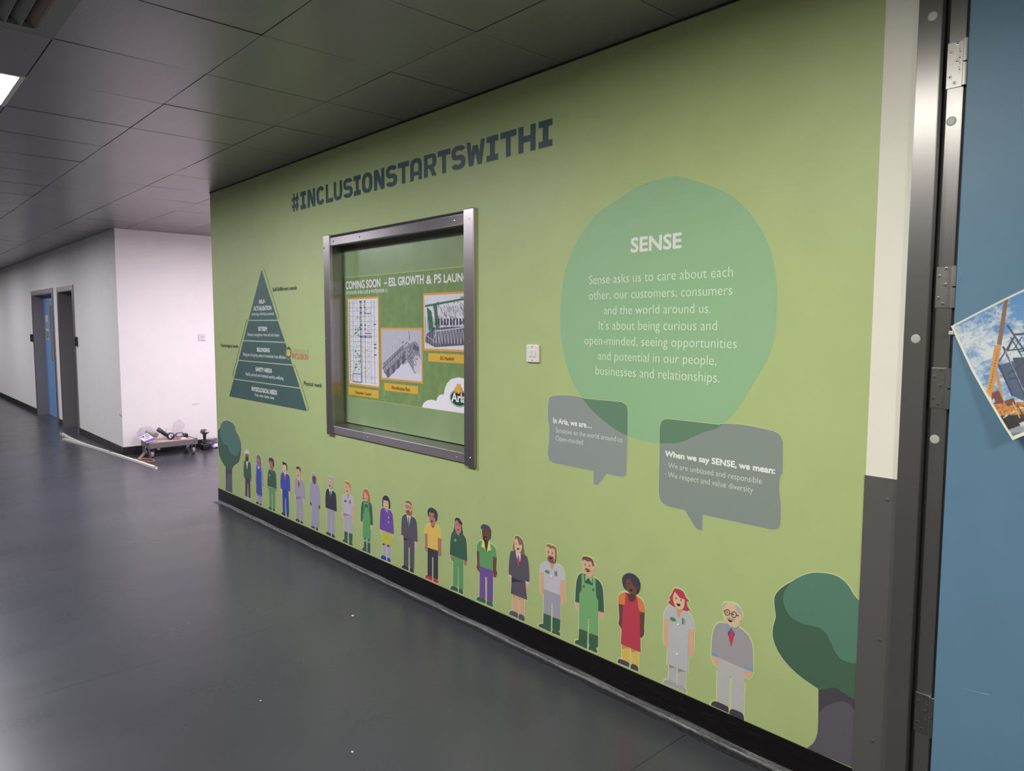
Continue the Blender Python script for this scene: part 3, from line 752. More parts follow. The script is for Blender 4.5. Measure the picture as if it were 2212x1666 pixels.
# ------------------------------------------------------------------ needs pyramid
ZY = (440, 540, 4.1667)
t = thing('pyramid_decal', 'dark green five-tier pyramid of needs with white captions, left of the recessed window', 'wall decal', (-5.1, 0, 1.0))
print_part('gap_lines', ZY, '!520,180 525,180 931,1447 232,1316', '#a9bda0', 0, t)
tiers = [('!522,178 665,628 405,630', [('SELF-', 500, 557, 482, 452, 1), ('ACTUALISATION', 452, 611, 545, 510, 1), ('Achieving individual potential', 433, 633, 590, 566, 0)]),
         ('!403,638 668,638 732,828 360,812', [('ESTEEM', 495, 572, 727, 694, 1), ('Respect, recognition- from self and others', 398, 683, 773, 748, 0)]),
         ('!357,822 736,838 798,1032 315,990', [('BELONGING', 483, 596, 914, 880, 1), ('Being part of a group, sense of connection, love, affection', 358, 740, 952, 925, 0)]),
         ('!314,998 802,1042 865,1240 272,1158', [('SAFETY NEEDS', 470, 615, 1090, 1057, 1), ('Health, personal and emotional security, wellbeing', 380, 720, 1128, 1101, 0)]),
         ('!270,1166 868,1250 930,1450 230,1318', [('PHYSIOLOGICAL NEEDS', 435, 662, 1268, 1232, 1), ('Food, water, shelter, sleep', 462, 635, 1315, 1290, 0)])]
for s, lines in tiers:
    ti = print_part('tier', ZY, s, '#405a56', 2, t)
    for tx, l, r, yb, yt, bo in lines:
        ztext('lettering', tx, ZY, l, r, yb, yt, '#c9d2cd' if bo else '#bcc8c2', ti, -0.0016, 0.0, 0.0022 if bo else 0.0008)
br = '#4d6048'
print_part('bracket', ZY, stroke([(528, 162), (545, 172), (603, 362), (612, 376), (612, 388), (677, 600), (674, 625)], 3), br, 2, t)
print_part('bracket', ZY, stroke([(402, 630), (388, 634), (328, 868), (318, 884), (321, 900), (262, 1125), (268, 1146)], 3), br, 2, t)
print_part('bracket', ZY, stroke([(805, 1031), (818, 1037), (878, 1203), (889, 1219), (886, 1230), (944, 1425), (936, 1446)], 3), br, 2, t)
ztext('caption', 'Self-fulfilment needs', ZY, 622, 838, 373, 341, '#414f3c', t, -0.0012, 0, 0.0012)
ztext('caption', 'Psychological needs', ZY, 155, 310, 872, 846, '#414f3c', t, -0.0012, 0, 0.0010)
ztext('caption', 'Physical needs', ZY, 902, 1063, 1216, 1184, '#414f3c', t, -0.0012, 0, 0.0010)
badge = print_part('badge', ZY, [el(766, 926, 26, 62)], '#86a878', 3, t)
print_part('badge_disc', ZY, [el(766, 926, 22, 55)], '#2f5d43', 4, badge)
print_part('flower', ZY, [el(758, 912, 9, 18), el(773, 914, 9, 18), el(757, 936, 9, 17), el(774, 938, 9, 17), el(766, 950, 6, 12)], '#d9a763', 5, badge)
ztext('caption', 'DIVERSITY', ZY, 800, 940, 920, 890, '#bcab78', t, -0.0012, 0, 0.0004)
ztext('caption', 'INCLUSION', ZY, 800, 940, 978, 930, '#c27a66', t, -0.0012, 0, 0.0014)

# ------------------------------------------------------------------ speech bubbles
ZB = (1120, 360, 2.7767); Z1 = (1170, 840, 7.575); Z2 = (1410, 890, 6.17)
t = thing('speech_blob_decal', 'big round green blob decal with white lettering headed SENSE', 'wall decal', (-1.72, 0, 1.1))
big = '940,55* 990,64 1100,95 1230,145 1320,205 1400,290 1470,400 1515,500* 1540,640 1550,770 1548,900 1530,1040 1490,1160 1390,1325* 1320,1440 1228,1543 1150,1583 1090,1603 1045,1625 1000,1645 920,1659 800,1655 650,1610 500,1500 370,1370 300,1230 260,1060 250,900 265,700 300,560 360,430 460,290* 500,255* 570,215 700,125 800,85'
halo(ZB, [big], t, 0.0016, c='#b3c288'); print_part('blob', ZB, big, '#89ae85', 1, t)
def lines(z, rows, c, parent, thin, bold, y=-0.00155):
    for s, l, r, yb, yt in rows: ztext('lettering', s, z, l, r, yb, yt, c, parent, y, thin, bold)
ZT = (1240, 480, 4.5026)
lines(ZT, [('SENSE', 558, 1044, 293, 160)], '#d5d8d2', t, 0, 0.0026)
lines(ZT, [('Sense asks us to care about each', 148, 1546, 606, 525), ('other, our customers, consumers', 148, 1540, 755, 675), ('and the world around us.', 292, 1330, 898, 818), ('It’s about being curious and', 243, 1392, 1046, 964), ('open-minded, seeing opportunities', 104, 1584, 1190, 1110), ('and potential in our people,', 237, 1386, 1338, 1258), ('businesses and relationships.', 212, 1416, 1482, 1400)], '#d3e0cc', t, -0.008, 0)
sm = '105,300 130,150 200,110* 400,105 550,118 655,140* 710,160* 1300,215* 1380,260 1412,340* 1408,765 1395,1330* 1370,1420 1300,1445* 1060,1395* 960,1530 905,1575 848,1560* 848,1350* 200,1220* 130,1170 100,1050 118,900 125,700 118,580 105,550*'
t = thing('speech_bubble_decal', 'smaller grey speech bubble decal with two bullet lines, lower left of the green blob', 'wall decal', (-2.2, 0, 0.87))
halo(Z1, [sm], t, 0.0016, -0.0009); print_part('bubble', Z1, sm, '#878f8c', 2, t)
print_part('overlap', Z1, '655,140* 710,160* 1300,215* 1380,260 1412,340* 1408,765* 1250,690 1050,545 850,370 720,220', '#5e7e66', 4, t)
lines(Z1, [('In Arla, we are…', 196, 820, 558, 478)], '#e2e6e4', t, 0, 0.0011)
lines(Z1, [('· Sensitive to the world around us', 196, 1325, 708, 630), ('· Open-minded', 196, 678, 838, 762)], '#cfd8d4', t, -0.004, 0)
lg = '95,200* 130,115 200,92* 890,170* 930,155 1100,160 1300,185 1620,255* 1700,310 1742,400* 1735,820* 1700,870 1690,1050 1710,1250 1708,1460* 1680,1550 1590,1572* 670,1372* 660,1585* 595,1565 530,1480 428,1312* 190,1255* 110,1190 80,1090*'
t = thing('speech_bubble_decal', 'larger grey speech bubble decal right of centre, overlapping the green blob', 'wall decal', (-1.45, 0, 0.8))
halo(Z2, [lg], t, 0.0016, -0.0009); print_part('bubble', Z2, lg, '#808a84', 2, t)
print_part('overlap', Z2, '95,200* 130,115 200,92* 890,170* 930,155* 850,220 700,260 540,330 430,382 300,412 92,418*', '#5c7d62', 4, t)
lines(Z2, [('When we say SENSE, we mean:', 170, 1630, 590, 520)], '#e0e4de', t, 0, 0.0013)
lines(Z2, [('· We are unbiased and responsible', 170, 1455, 738, 668), ('· We respect and value diversity', 168, 1340, 862, 792)], '#ccd4cb', t, -0.004, 0)

# ------------------------------------------------------------------ trees
ZL = (465, 900, 9.257); ZR = (1660, 1220, 3.735)
t = thing('tree_decal', 'slim printed tree at the far left end of the mural', 'wall decal', (-6.25, 0, 0.12))
cr = '54,268* 95,235 130,130 190,85 270,85 350,130 390,190 415,290 480,410 515,540 515,720 470,910 390,970 340,1045 300,1055 240,1045 205,1010 130,890 80,760 58,600*'
tk = '!210,1015 337,1040 344,1533 208,1478'
halo(ZL, [cr, tk], t, 0.006)
print_part('trunk', ZL, tk, '#4b4757', 2, t); print_part('trunk_light', ZL, '212,1262 250,1180 300,1138 336,1152* 343,1533* 209,1478*', '#5e5a6b', 3, t)
print_part('crown', ZL, cr, '#41604f', 4, t); print_part('crown_light', ZL, '105,250 130,130 190,85 270,85 360,140 395,220 430,340 490,440 510,560 495,680 450,770 390,785 320,740 270,650 240,575 180,550 130,470 108,380', '#577670', 5, t)
t = thing('tree_decal', 'large printed tree at the right end of the mural, cut off by the steel plate', 'wall decal', (-1.0, 0, 0.12))
cr = '740,297* 690,240 640,160 560,95 460,68 350,66 260,95 200,130 110,185 55,250 50,330 60,420 40,500 38,590 80,700 160,810 270,910 400,1000* 440,1010 530,995 600,1030 703,1094*'
halo(ZR, [cr], t, 0.003)
print_part('trunk', ZR, '405,990* 440,1000 530,985 600,1010 706,1080* 692,1640* 310,1482* 370,1430 400,1330', '#45414a', 2, t)
print_part('trunk_light', ZR, '407,1195* 480,1135 590,1103 660,1130 703,1188* 690,1640* 310,1482* 370,1430 402,1330', '#57535d', 3, t)
print_part('crown', ZR, cr, '#41604c', 4, t)
print_part('crown_light', ZR, '739,300* 690,240 640,160 560,95 460,68 350,66 260,95 200,130 140,200 120,280 150,380 210,440 290,480 400,505 470,560 510,640 550,720 610,775 720,801*', '#527a68', 5, t)
# ------------------------------------------------------------------ the row of printed people
SKIN, SKINT, TAN, BRN, DBR, DARK = '#d3b492', '#cfa588', '#a5755f', '#6d463a', '#543329', '#3d3840'
DG, MG, LG, GREY, SUIT = '#3b5c4b', '#5f9662', '#73a56e', '#9c97a7', '#55525f'
M = '#2a1a1c'
def person(label, z, parts, skip_halo=()):
    p0 = shapes(parts[0][2])[0]
    allp = [q for nm, c, sp in parts for s in shapes(sp) if not isinstance(s, tuple) for q in s]
    lo = max(allp, key=lambda q: q.y); q = to_wall(z, lo, 0)
    t = thing('printed_person', label, 'wall decal', (q.x, 0, q.z), 'row of printed people along the skirting')
    halo(z, [sp for nm, c, sp in parts if nm not in ('eye', 'mouth', 'glasses', 'button', 'badge')], t)
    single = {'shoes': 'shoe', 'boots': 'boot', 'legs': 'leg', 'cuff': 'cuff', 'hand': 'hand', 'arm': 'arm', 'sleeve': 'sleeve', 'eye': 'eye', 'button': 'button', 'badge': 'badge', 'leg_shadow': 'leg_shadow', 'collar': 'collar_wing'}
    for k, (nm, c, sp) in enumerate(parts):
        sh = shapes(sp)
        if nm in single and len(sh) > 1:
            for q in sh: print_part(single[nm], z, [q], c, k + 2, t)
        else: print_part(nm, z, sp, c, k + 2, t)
def eyes(*pp): return [el(x, y, 6, 14) for x, y in pp]
HD = 'printed '
person('printed bearded man in white turban and dark green jacket, first after the slim tree', (515, 960, 11.11), [
    ('shoes', '#b5b0bf', '!140,1290 150,1262 175,1255 222,1270 222,1320|!235,1320 245,1290 270,1290 295,1320 295,1345'),
    ('trousers', '#47434b', '!165,785 285,830 292,1290 245,1275 235,945 222,940 220,1262 168,1245'),
    ('hand', '#94694f', '!138,775 165,790 160,840 148,830|!285,830 315,835 310,890 295,895'),
    ('jacket', DG, '130,770* 130,550 140,420 175,388 190,400* 217,615* 240,412* 280,430 300,520 315,830* 285,825* 165,785*'),
    ('shirt', '#cfcdd6', '!185,398 236,415 217,620'),
    ('face', '#86604f', '175,240 200,222 240,240 246,340 215,410 185,380'),
    ('beard', '#4a342e', '175,310 200,300 240,320 242,370 220,418 195,400 180,370'),
    ('turban', '#cfc8d8', '155,215 160,160 195,130 240,150 265,200 255,250 240,240 200,220 175,235')])
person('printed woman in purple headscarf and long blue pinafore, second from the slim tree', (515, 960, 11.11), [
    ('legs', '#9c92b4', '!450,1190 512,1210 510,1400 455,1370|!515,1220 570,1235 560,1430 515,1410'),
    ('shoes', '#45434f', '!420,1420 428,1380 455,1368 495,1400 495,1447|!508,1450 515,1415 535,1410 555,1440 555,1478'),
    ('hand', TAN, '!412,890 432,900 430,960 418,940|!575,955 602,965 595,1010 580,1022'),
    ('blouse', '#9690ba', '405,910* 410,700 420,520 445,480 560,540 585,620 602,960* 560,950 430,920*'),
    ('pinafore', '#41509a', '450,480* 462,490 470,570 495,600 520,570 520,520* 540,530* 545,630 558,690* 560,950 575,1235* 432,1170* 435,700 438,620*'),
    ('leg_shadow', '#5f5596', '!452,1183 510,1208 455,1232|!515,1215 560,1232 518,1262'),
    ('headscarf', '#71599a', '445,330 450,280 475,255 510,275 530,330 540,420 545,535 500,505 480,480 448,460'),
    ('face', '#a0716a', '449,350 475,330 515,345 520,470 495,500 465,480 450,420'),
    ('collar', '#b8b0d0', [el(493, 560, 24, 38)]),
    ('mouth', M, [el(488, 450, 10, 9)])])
person('printed curly haired person in dark green jumper and bright green trousers, third from slim tree', (570, 975, 10.1), [
    ('shoes', '#3f5847', '!100,1255 108,1215 135,1210 178,1245 180,1287|!195,1290 200,1250 220,1245 245,1270 250,1320'),
    ('trousers', MG, '!105,785 250,810 250,1258 200,1245 190,925 178,925 180,1247 125,1215'),
    ('hand', TAN, '!88,758 120,780 112,830 98,810|!250,818 282,825 275,887 258,885'),
    ('jumper', DG, '80,755* 84,600 100,430 130,393 150,400* 178,450* 205,410* 250,450 270,560 282,822*'),
    ('neck', TAN, '!150,385 202,400 176,452'),
    ('face', '#a4705f', '130,225 150,215 190,240 200,290 215,310 200,380 180,400 150,380 135,300'),
    ('hair', '#4e383c', '~115,200 125,150 160,140 205,170 222,240 222,310 205,350 195,290 185,235 150,215 130,215 125,270'),
    ('badge', '#6f9c7a', [el(133, 525, 20, 24)]), ('mouth', M, [el(158, 348, 10, 10)])])
person('printed man with swept black hair in bright blue suit and red tie', (570, 975, 10.1), [
    ('shoes', '#39353c', '!385,1377 395,1335 425,1328 470,1365 475,1414|!495,1420 500,1385 520,1378 545,1410 553,1452'),
    ('trousers', '#38459a', '!405,808 540,865 554,1392 495,1372 481,1022 470,1020 472,1362 415,1332'),
    ('hand', SKIN, '!368,808 408,825 405,910 390,900|!540,868 580,878 575,950 560,985 545,960'),
    ('shirt', '#d0c9d6', '!438,458 492,470 487,560 465,610 443,550'),
    ('jacket', '#3f4da3', '372,812* 366,650 380,510 415,460 440,465* 463,655* 490,485* 545,520 570,620 580,880* 540,868* 410,818*'),
    ('tie', '#b4475a', '!455,490 470,495 482,600 464,662 441,570 452,520'),
    ('face', SKIN, '418,290 440,300 480,290 500,345 495,400 495,460 465,475 435,450 420,380'),
    ('hair', '#33333a', '410,225* 440,230 490,260 512,330 512,400 500,425* 495,340 485,310 460,285 440,302* 415,292*'),
    ('mouth', M, [el(453, 430, 10, 8)])])
person('printed man with short brown hair in lilac grey suit and narrow red tie', (570, 975, 10.1), [
    ('shoes', '#46444c', '!688,1512 700,1470 730,1463 785,1500 785,1562|!800,1567 805,1515 825,1508 860,1550 867,1592'),
    ('trousers', GREY, '!710,970 850,1015 866,1512 800,1490 795,1150 785,1150 785,1482 712,1462'),
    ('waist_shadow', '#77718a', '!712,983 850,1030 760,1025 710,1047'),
    ('hand', SKIN, '!673,943 708,955 705,1060 690,1050|!855,1018 893,1038 885,1110 875,1135 860,1100'),
    ('shirt', '#d6d0dc', '!738,588 798,610 787,700 770,760 748,700'),
    ('jacket', GREY, '670,935* 678,700 700,600 730,573 745,590* 770,802* 800,600* 850,630 880,740 897,1042* 850,1020* 710,977* 708,947*'),
    ('tie', '#a83a4b', '!760,615 775,620 791,720 770,808 749,720'),
    ('face', SKINT, '715,380 775,385 790,440 808,450 800,500 800,580 770,605 735,570 722,470'),
    ('hair', '#5f3f35', '708,362* 725,332 770,333 802,370 807,452* 785,420 775,385 730,395'),
    ('mouth', M, [el(755, 530, 12, 10)])])
person('printed person in full length lilac grey robe and hood', (650, 1005, 10.1), [
    ('shoes', '#46444c', '222,1357* 232,1318 260,1313 308,1350 308,1400*|322,1407* 328,1360 350,1353 385,1400 385,1440*'),
    ('hand', BRN, '!190,798 235,815 232,890 215,887|!385,883 426,890 416,967 395,967'),
    ('robe', '#9a95a9', '240,230 255,185 290,175 325,200 345,260 355,380 395,470 425,700 430,887* 385,882* 390,1000 405,1377* 225,1322* 235,1000 235,815* 185,802* 195,500 210,400 240,350'),
    ('face', BRN, '250,255 270,240 325,262 330,380 305,415 275,395 255,330'),
    ('mouth', '#8f3f35', [el(292, 368, 18, 12)])])
person('printed grey bearded man in black jacket over lilac trousers', (650, 1005, 10.1), [
    ('shoes', '#403d47', '548,1502* 560,1460 590,1456 655,1490 655,1555*|672,1562* 680,1510 700,1503 740,1540 745,1599*'),
    ('trousers', GREY, '!578,950 740,995 747,1512 672,1497 666,1132 655,1130 655,1462 580,1442'),
    ('hand', SKINT, '!548,933 580,950 575,1000 560,992|!740,1003 782,1013 770,1070 750,1102'),
    ('shirt', '#cfcdd8', '!613,508 650,550 682,550 667,680 650,730 638,650'),
    ('jacket', '#37333d', '543,925* 540,700 555,560 590,513 615,520* 650,768* 685,550* 740,590 770,680 787,1014*'),
    ('tie', '#3c5157', '!638,560 658,565 668,680 652,770 640,680'),
    ('face', SKINT, '600,280 640,260 690,310 705,370 690,410* 690,480 650,520 610,470 595,380'),
    ('hair', '#a39fa8', '590,285 605,250 650,250 690,285 697,347* 680,340 670,305 630,305'),
    ('beard', '#a39fa8', '605,420 630,408 660,420 690,460 685,500 650,517 610,480'),
    ('mouth', M, '!618,438 657,450 635,470'), ('eye', M, [el(615, 355, 5, 9), el(655, 370, 5, 9)])])
person('printed ginger haired man in pale lilac shirt and dark boots', (730, 1030, 9.8), [
    ('boots', DG, '!138,1148 209,1170 211,1417 98,1372 110,1325 135,1320|!231,1190 314,1215 305,1390 316,1467 229,1432 240,1370'),
    ('trousers', '#aaa5b4', '!128,770 302,820 316,1214 232,1192 225,980 212,975 209,1170 133,1152'),
    ('arm', SKINT, '93,553* 130,565* 130,880 110,870 88,820|302,608* 354,618* 357,900 340,967 315,962'),
    ('shirt', '#b4b0be', '88,552* 94,420 125,358 180,365* 218,472* 250,385* 310,420 347,500 354,618* 300,607* 300,822* 130,772* 125,562*'),
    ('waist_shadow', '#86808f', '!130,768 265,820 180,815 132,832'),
    ('neck', '#b98d74', '!182,372 247,385 218,472'),
    ('face', SKINT, '155,130 205,120 255,170 270,230 262,290* 265,350 230,380 190,360 165,300'),
    ('hair', '#bb6a42', '147,130* 155,103 200,107 245,130 267,180 259,242* 248,220 240,170 205,165 175,135'),
    ('badge', '#4c6458', [el(165, 515, 26, 24)]), ('badge', '#5c5b66', '!248,497 272,499 272,567 248,562'), ('button', '#d8d6dc', [el(212, 580, 10, 14)]),
    ('eye', M, [el(182, 215, 5, 11), el(220, 230, 5, 11)]), ('mouth', M, '!187,291 219,300 205,323')])
person('printed woman with ginger hair in green apron dress and boots', (730, 1030, 9.8), [
    ('legs', LG, '!553,1280 610,1300 608,1400 553,1380|!625,1310 687,1330 687,1412 625,1402'),
    ('boots', DG, '!552,1372 608,1388 611,1600 510,1552 525,1500 551,1495|!627,1393 689,1414 687,1632 619,1602 625,1540'),
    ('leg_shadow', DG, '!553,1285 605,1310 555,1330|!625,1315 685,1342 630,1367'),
    ('hand', SKIN, '485,940* 528,952* 525,1037 510,1032|690,1022* 743,1034* 735,1090 710,1117 692,1082'),
    ('shirt', DG, '487,937* 494,680 515,548 550,508 680,545 716,600 737,850 743,1032* 690,1017* 680,850 530,900 528,952*'),
    ('apron', '#5f9a63', '545,510* 575,523* 570,640* 642,662* 645,545* 668,550* 672,760 691,860* 697,1342* 529,1277* 534,800* 550,740'),
    ('collar', '#93ba80', '!578,528 607,555 579,592|!608,555 637,545 633,612'),
    ('button', '#3a553f', [el(567, 690, 8, 15), el(651, 716, 8, 15)]),
    ('face', SKINT, '560,330 580,305 640,375 660,440 650,500 610,527 575,490 558,420'),
    ('hair', '#bd6345', '590,256 640,285 666,370 682,395* 668,410 693,517* 660,531 635,502* 640,400 600,355* 575,310 560,380 572,492* 519,466* 540,420 529,380* 550,300'),
    ('eye', M, [el(585, 390, 5, 11), el(623, 405, 5, 11)]), ('mouth', M, '!589,454 623,460 610,480')])
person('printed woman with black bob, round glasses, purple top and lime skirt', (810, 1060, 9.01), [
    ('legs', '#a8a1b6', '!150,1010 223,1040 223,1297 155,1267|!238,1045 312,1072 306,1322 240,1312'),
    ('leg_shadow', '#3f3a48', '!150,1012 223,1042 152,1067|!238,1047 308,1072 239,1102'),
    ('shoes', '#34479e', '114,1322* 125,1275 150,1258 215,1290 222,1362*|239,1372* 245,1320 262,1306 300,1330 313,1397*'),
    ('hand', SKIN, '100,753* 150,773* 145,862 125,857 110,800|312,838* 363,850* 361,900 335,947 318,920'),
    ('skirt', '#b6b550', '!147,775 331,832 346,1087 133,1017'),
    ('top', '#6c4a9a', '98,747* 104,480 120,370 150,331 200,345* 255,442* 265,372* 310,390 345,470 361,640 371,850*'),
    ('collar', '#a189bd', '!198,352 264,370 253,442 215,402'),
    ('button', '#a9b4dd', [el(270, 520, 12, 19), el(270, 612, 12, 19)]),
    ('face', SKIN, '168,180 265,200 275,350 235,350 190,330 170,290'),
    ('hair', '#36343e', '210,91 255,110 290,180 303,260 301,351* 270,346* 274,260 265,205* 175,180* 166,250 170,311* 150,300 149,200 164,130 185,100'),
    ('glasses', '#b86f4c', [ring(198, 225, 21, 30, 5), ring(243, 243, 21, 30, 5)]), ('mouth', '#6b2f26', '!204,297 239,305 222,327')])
person('printed bearded man in round glasses, slate suit and green tie', (810, 1060, 9.01), [
    ('shoes', '#3c3942', '519,1502* 535,1460 570,1453 650,1490 655,1562*|677,1572* 685,1515 705,1506 750,1530 765,1607*'),
    ('trousers', SUIT, '!563,905 774,955 767,1530 680,1497 678,1115 668,1100 658,1122 655,1482 560,1452'),
    ('hand', SKINT, '515,860* 558,873* 558,997 540,992 518,920|771,983* 836,998* 831,1060 800,1092 775,1060'),
    ('shirt', '#d2d2d8', '!620,468 660,490 702,495 682,640 662,705 640,590'),
    ('jacket', SUIT, '514,856* 519,650 535,508 590,459 622,470* 640,600 662,728* 690,600 705,497* 770,525 811,600 826,750 833,1000* 770,981* 725,962* 565,917* 558,873*'),
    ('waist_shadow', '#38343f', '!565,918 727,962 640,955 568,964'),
    ('tie', '#4c8a55', '!652,510 672,512 679,620 663,731 644,640'),
    ('face', SKINT, '600,215 650,200 720,260 738,300 730,360 715,440 680,485 640,470 600,400 595,290'),
    ('hair', '#8b6455', '596,233* 605,200 650,194 700,215 721,260 717,302* 700,290 690,262 640,240'),
    ('beard', '#9a5f4b', '605,390 640,373 680,390 700,430* 706,400* 722,400* 721,460 690,489 640,477 608,430'),
    ('mouth', M, '!634,399 672,409 652,432'), ('glasses', '#3b3436', [ring(628, 308, 22, 34, 7), ring(682, 328, 22, 34, 7), parse('!598,285 610,290 610,297 598,292'), parse('!700,320 718,322 718,330 700,330'), parse('!648,312 664,318 664,326 648,320')])])
person('printed curly haired man in yellow T-shirt and red shoes', (900, 1085, 9.0), [
    ('shoes', '#b9384c', '166,1472* 180,1430 215,1418 303,1455 305,1532*|322,1542* 330,1485 345,1476 400,1500 426,1545 426,1587*'),
    ('trousers', '#3e3946', '!216,875 421,940 420,1502 325,1472 326,1077 315,1065 306,1077 303,1457 212,1422'),
    ('arm', TAN, '158,606* 212,615* 209,957 185,952 160,880 168,780|416,688* 487,710* 482,930 492,1000 465,1054 430,1047 421,940'),
    ('shirt', '#d9b55e', '149,606* 174,480 215,431 275,430* 320,495 360,445* 430,480 470,550 488,712* 415,691* 421,947* 217,881* 215,611*'),
    ('neck', '#86604f', '288,428* 352,440* 342,485 315,497 295,470'),
    ('face', '#aa7263', '250,200 290,205 345,225 345,280 365,310 388,300 385,350 365,380 355,440 320,470 290,440 265,390 250,300'),
    ('hair', '#3f3d47', '~223,210 226,150 280,108 330,123 377,160 402,220 404,280 397,350 374,382* 367,310 345,285 345,222 290,205 250,200 247,282* 230,260'),
    ('eye', M, [el(268, 265, 6, 12), el(322, 285, 6, 12)]), ('mouth', M, '!279,359 323,365 310,384 290,384')])
person('printed woman with long black hair in dark green jumper and light green trousers', (955, 1105, 9.0), [
    ('hair', '#413a46', '290,119 340,135 376,190 408,240* 386,264* 400,350 412,455* 370,430 260,385* 220,380* 245,250 247,160 265,125'),
    ('shoes', '#3c5c4c', '158,1507* 185,1453 215,1448 306,1490 306,1567*|324,1577* 330,1520 345,1506 402,1530 413,1612*'),
    ('trousers', MG, '!218,870 416,940 416,1524 325,1497 323,1082 316,1072 308,1082 306,1467 214,1442'),
    ('hand', TAN, '163,852* 227,882* 221,957 200,962 175,920|428,942* 490,960* 483,1020 455,1060 430,1030'),
    ('jumper', DG, '154,839* 164,600 184,440 228,380 280,390* 320,477* 360,415* 420,450 461,520 481,640 494,967*'),
    ('badge', '#6fa878', [el(263, 558, 25, 28)]),
    ('neck', '#b07f6c', '!288,405 358,420 320,477'),
    ('face', '#b87f73', '260,200 290,170 320,200 340,240 378,262* 380,380 345,430 315,440 285,410 255,330'),
    ('eye', M, [el(292, 255, 6, 13), el(345, 276, 6, 13)]), ('mouth', M, '!299,339 343,348 330,363 312,367')])
person('printed man with dark goatee in green polo shirt and purple trousers', (1010, 1120, 8.33), [
    ('shoes', '#3f644c', '159,1472* 175,1425 205,1413 321,1465 323,1537*|339,1547* 350,1495 380,1486 440,1518 459,1560 459,1597*'),
    ('trousers', '#6f5096', '222,850* 462,930* 456,1518* 350,1487* 351,1077 335,1060 320,1077 323,1457* 216,1422*'),
    ('arm', BRN, '166,583* 217,600* 219,947 195,942 163,880 175,800|459,688* 529,707* 521,920 538,980 510,1057 475,1052 464,960'),
    ('shirt', MG, '164,583* 179,470 215,409 275,402* 340,602* 410,455* 470,490 511,560 529,707* 460,689* 460,942* 221,859* 215,601*'),
    ('collar', '#d8d27a', '!290,400 310,440 326,595 300,530 249,508 271,409|!378,430 406,440 429,576 390,576 353,607'),
    ('neck', DBR, '!303,398 382,430 340,613'),
    ('face', BRN, '265,200 300,175 385,215 400,270 410,300 405,350 390,400 340,425 300,400 275,350'),
    ('hair', '#4a4754', '~253,190 249,150 280,113 320,110 380,139 411,190 427,260 422,340 405,378* 388,320 387,230 340,187 300,182'),
    ('beard', '#3c2026', '290,345 300,320 330,325 350,350 353,400 330,427 308,410 290,370'), ('mouth', '#b57f7d', [el(330, 368, 12, 12)]),
    ('eye', M, [el(290, 248, 5, 12), el(348, 270, 5, 12)])])
person('printed woman with brown shoulder length hair in slate skirt suit and red tie', (1080, 1145, 8.33), [
    ('hair', '#8a6454', '295,104 350,120 402,180 432,260 434,320 449,400 450,452 415,467 388,455 300,405 270,372* 233,350 231,300 244,240 261,180 270,124'),
    ('legs', SKINT, '!230,1150 327,1190 327,1497 224,1462|!343,1200 442,1235 442,1562 339,1532'),
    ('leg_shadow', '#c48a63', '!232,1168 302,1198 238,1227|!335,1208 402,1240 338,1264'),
    ('shoes', SUIT, '167,1517* 180,1475 215,1453 320,1500 326,1587*|334,1597* 345,1530 370,1513 430,1545 446,1590 446,1647*'),
    ('hand', SKINT, '!163,820 213,845 213,942 195,942 173,880|!464,945 533,965 527,1050 495,1092 474,1070'),
    ('cuff', '#c9c5d2', '!163,798 213,820 213,852 163,827|!461,915 537,938 532,972 464,952'),
    ('skirt', SUIT, '!217,850 461,928 466,990 494,1255 198,1141 214,945'),
    ('shirt', '#d3d2d8', '!290,383 345,420 382,415 374,560 342,640 308,540'),
    ('jacket', SUIT, '164,797* 169,620 189,430 215,378 280,371* 300,450 340,655* 370,560 385,435* 455,444* 491,490 511,580 526,740 533,937* 462,917* 450,937* 219,852* 212,817*'),
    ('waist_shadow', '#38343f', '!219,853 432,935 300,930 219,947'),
    ('tie', '#b8414e', '!338,428 346,460 367,575 342,658 311,555 330,470'),
    ('face', SKIN, '270,200 290,155 320,165 345,230 362,283* 375,265* 400,262* 408,330 380,400 345,420 310,400 275,330'),
    ('eye', M, [el(303, 250, 5, 15)]), ('mouth', M, '!312,321 361,328 350,352 325,354')])
person('printed man with brown beard in pale grey shirt, grey trousers and green boots', (1150, 1160, 7.244), [
    ('boots', '#3d6049', '178,1185* 296,1232* 292,1492* 98,1402* 115,1366 170,1360*|317,1247* 441,1295* 433,1472* 408,1467 437,1510 440,1554* 303,1500* 315,1460 340,1440* 313,1425'),
    ('trousers', '#9d98a8', '183,812* 440,905* 441,1297* 318,1252* 319,1042 308,1028 297,1042 296,1237* 178,1192*'),
    ('arm', SKINT, '128,548* 185,560* 179,830 165,914 140,880 121,820|438,683* 514,692* 514,900 520,980 490,1034 444,1022'),
    ('shirt', '#bbb9c1', '123,547* 134,440 165,394 235,374 275,400* 308,527* 347,420* 420,440 481,500 507,570 517,687* 440,681* 440,914* 183,821* 183,561*'),
    ('neck', '#c99468', '!273,380 350,420 308,527'),
    ('face', SKINT, '225,140 290,130 380,220 402,270 395,310 380,320 350,400 300,400 245,350 232,240'),
    ('hair', '#8c6757', '219,151* 235,117 265,112 300,129 345,144 377,180 387,247* 362,245* 355,205 330,178 290,182 250,150'),
    ('beard', '#7f5a4d', '246,310 262,290 310,300 340,330 345,402* 362,330* 365,245* 384,250* 380,340 369,400 340,414 290,402 240,360'),
    ('badge', '#4b8a5c', [el(238, 543, 38, 24, 22)]), ('badge', '#4d7a58', '!355,533 368,535 368,608 355,605|!378,533 392,535 390,615 377,612'), ('button', '#dcdbe0', [el(307, 613, 14, 19)]),
    ('eye', M, eyes((258, 234), (320, 253))), ('mouth', M, '!267,314 321,328 310,341 285,346')])
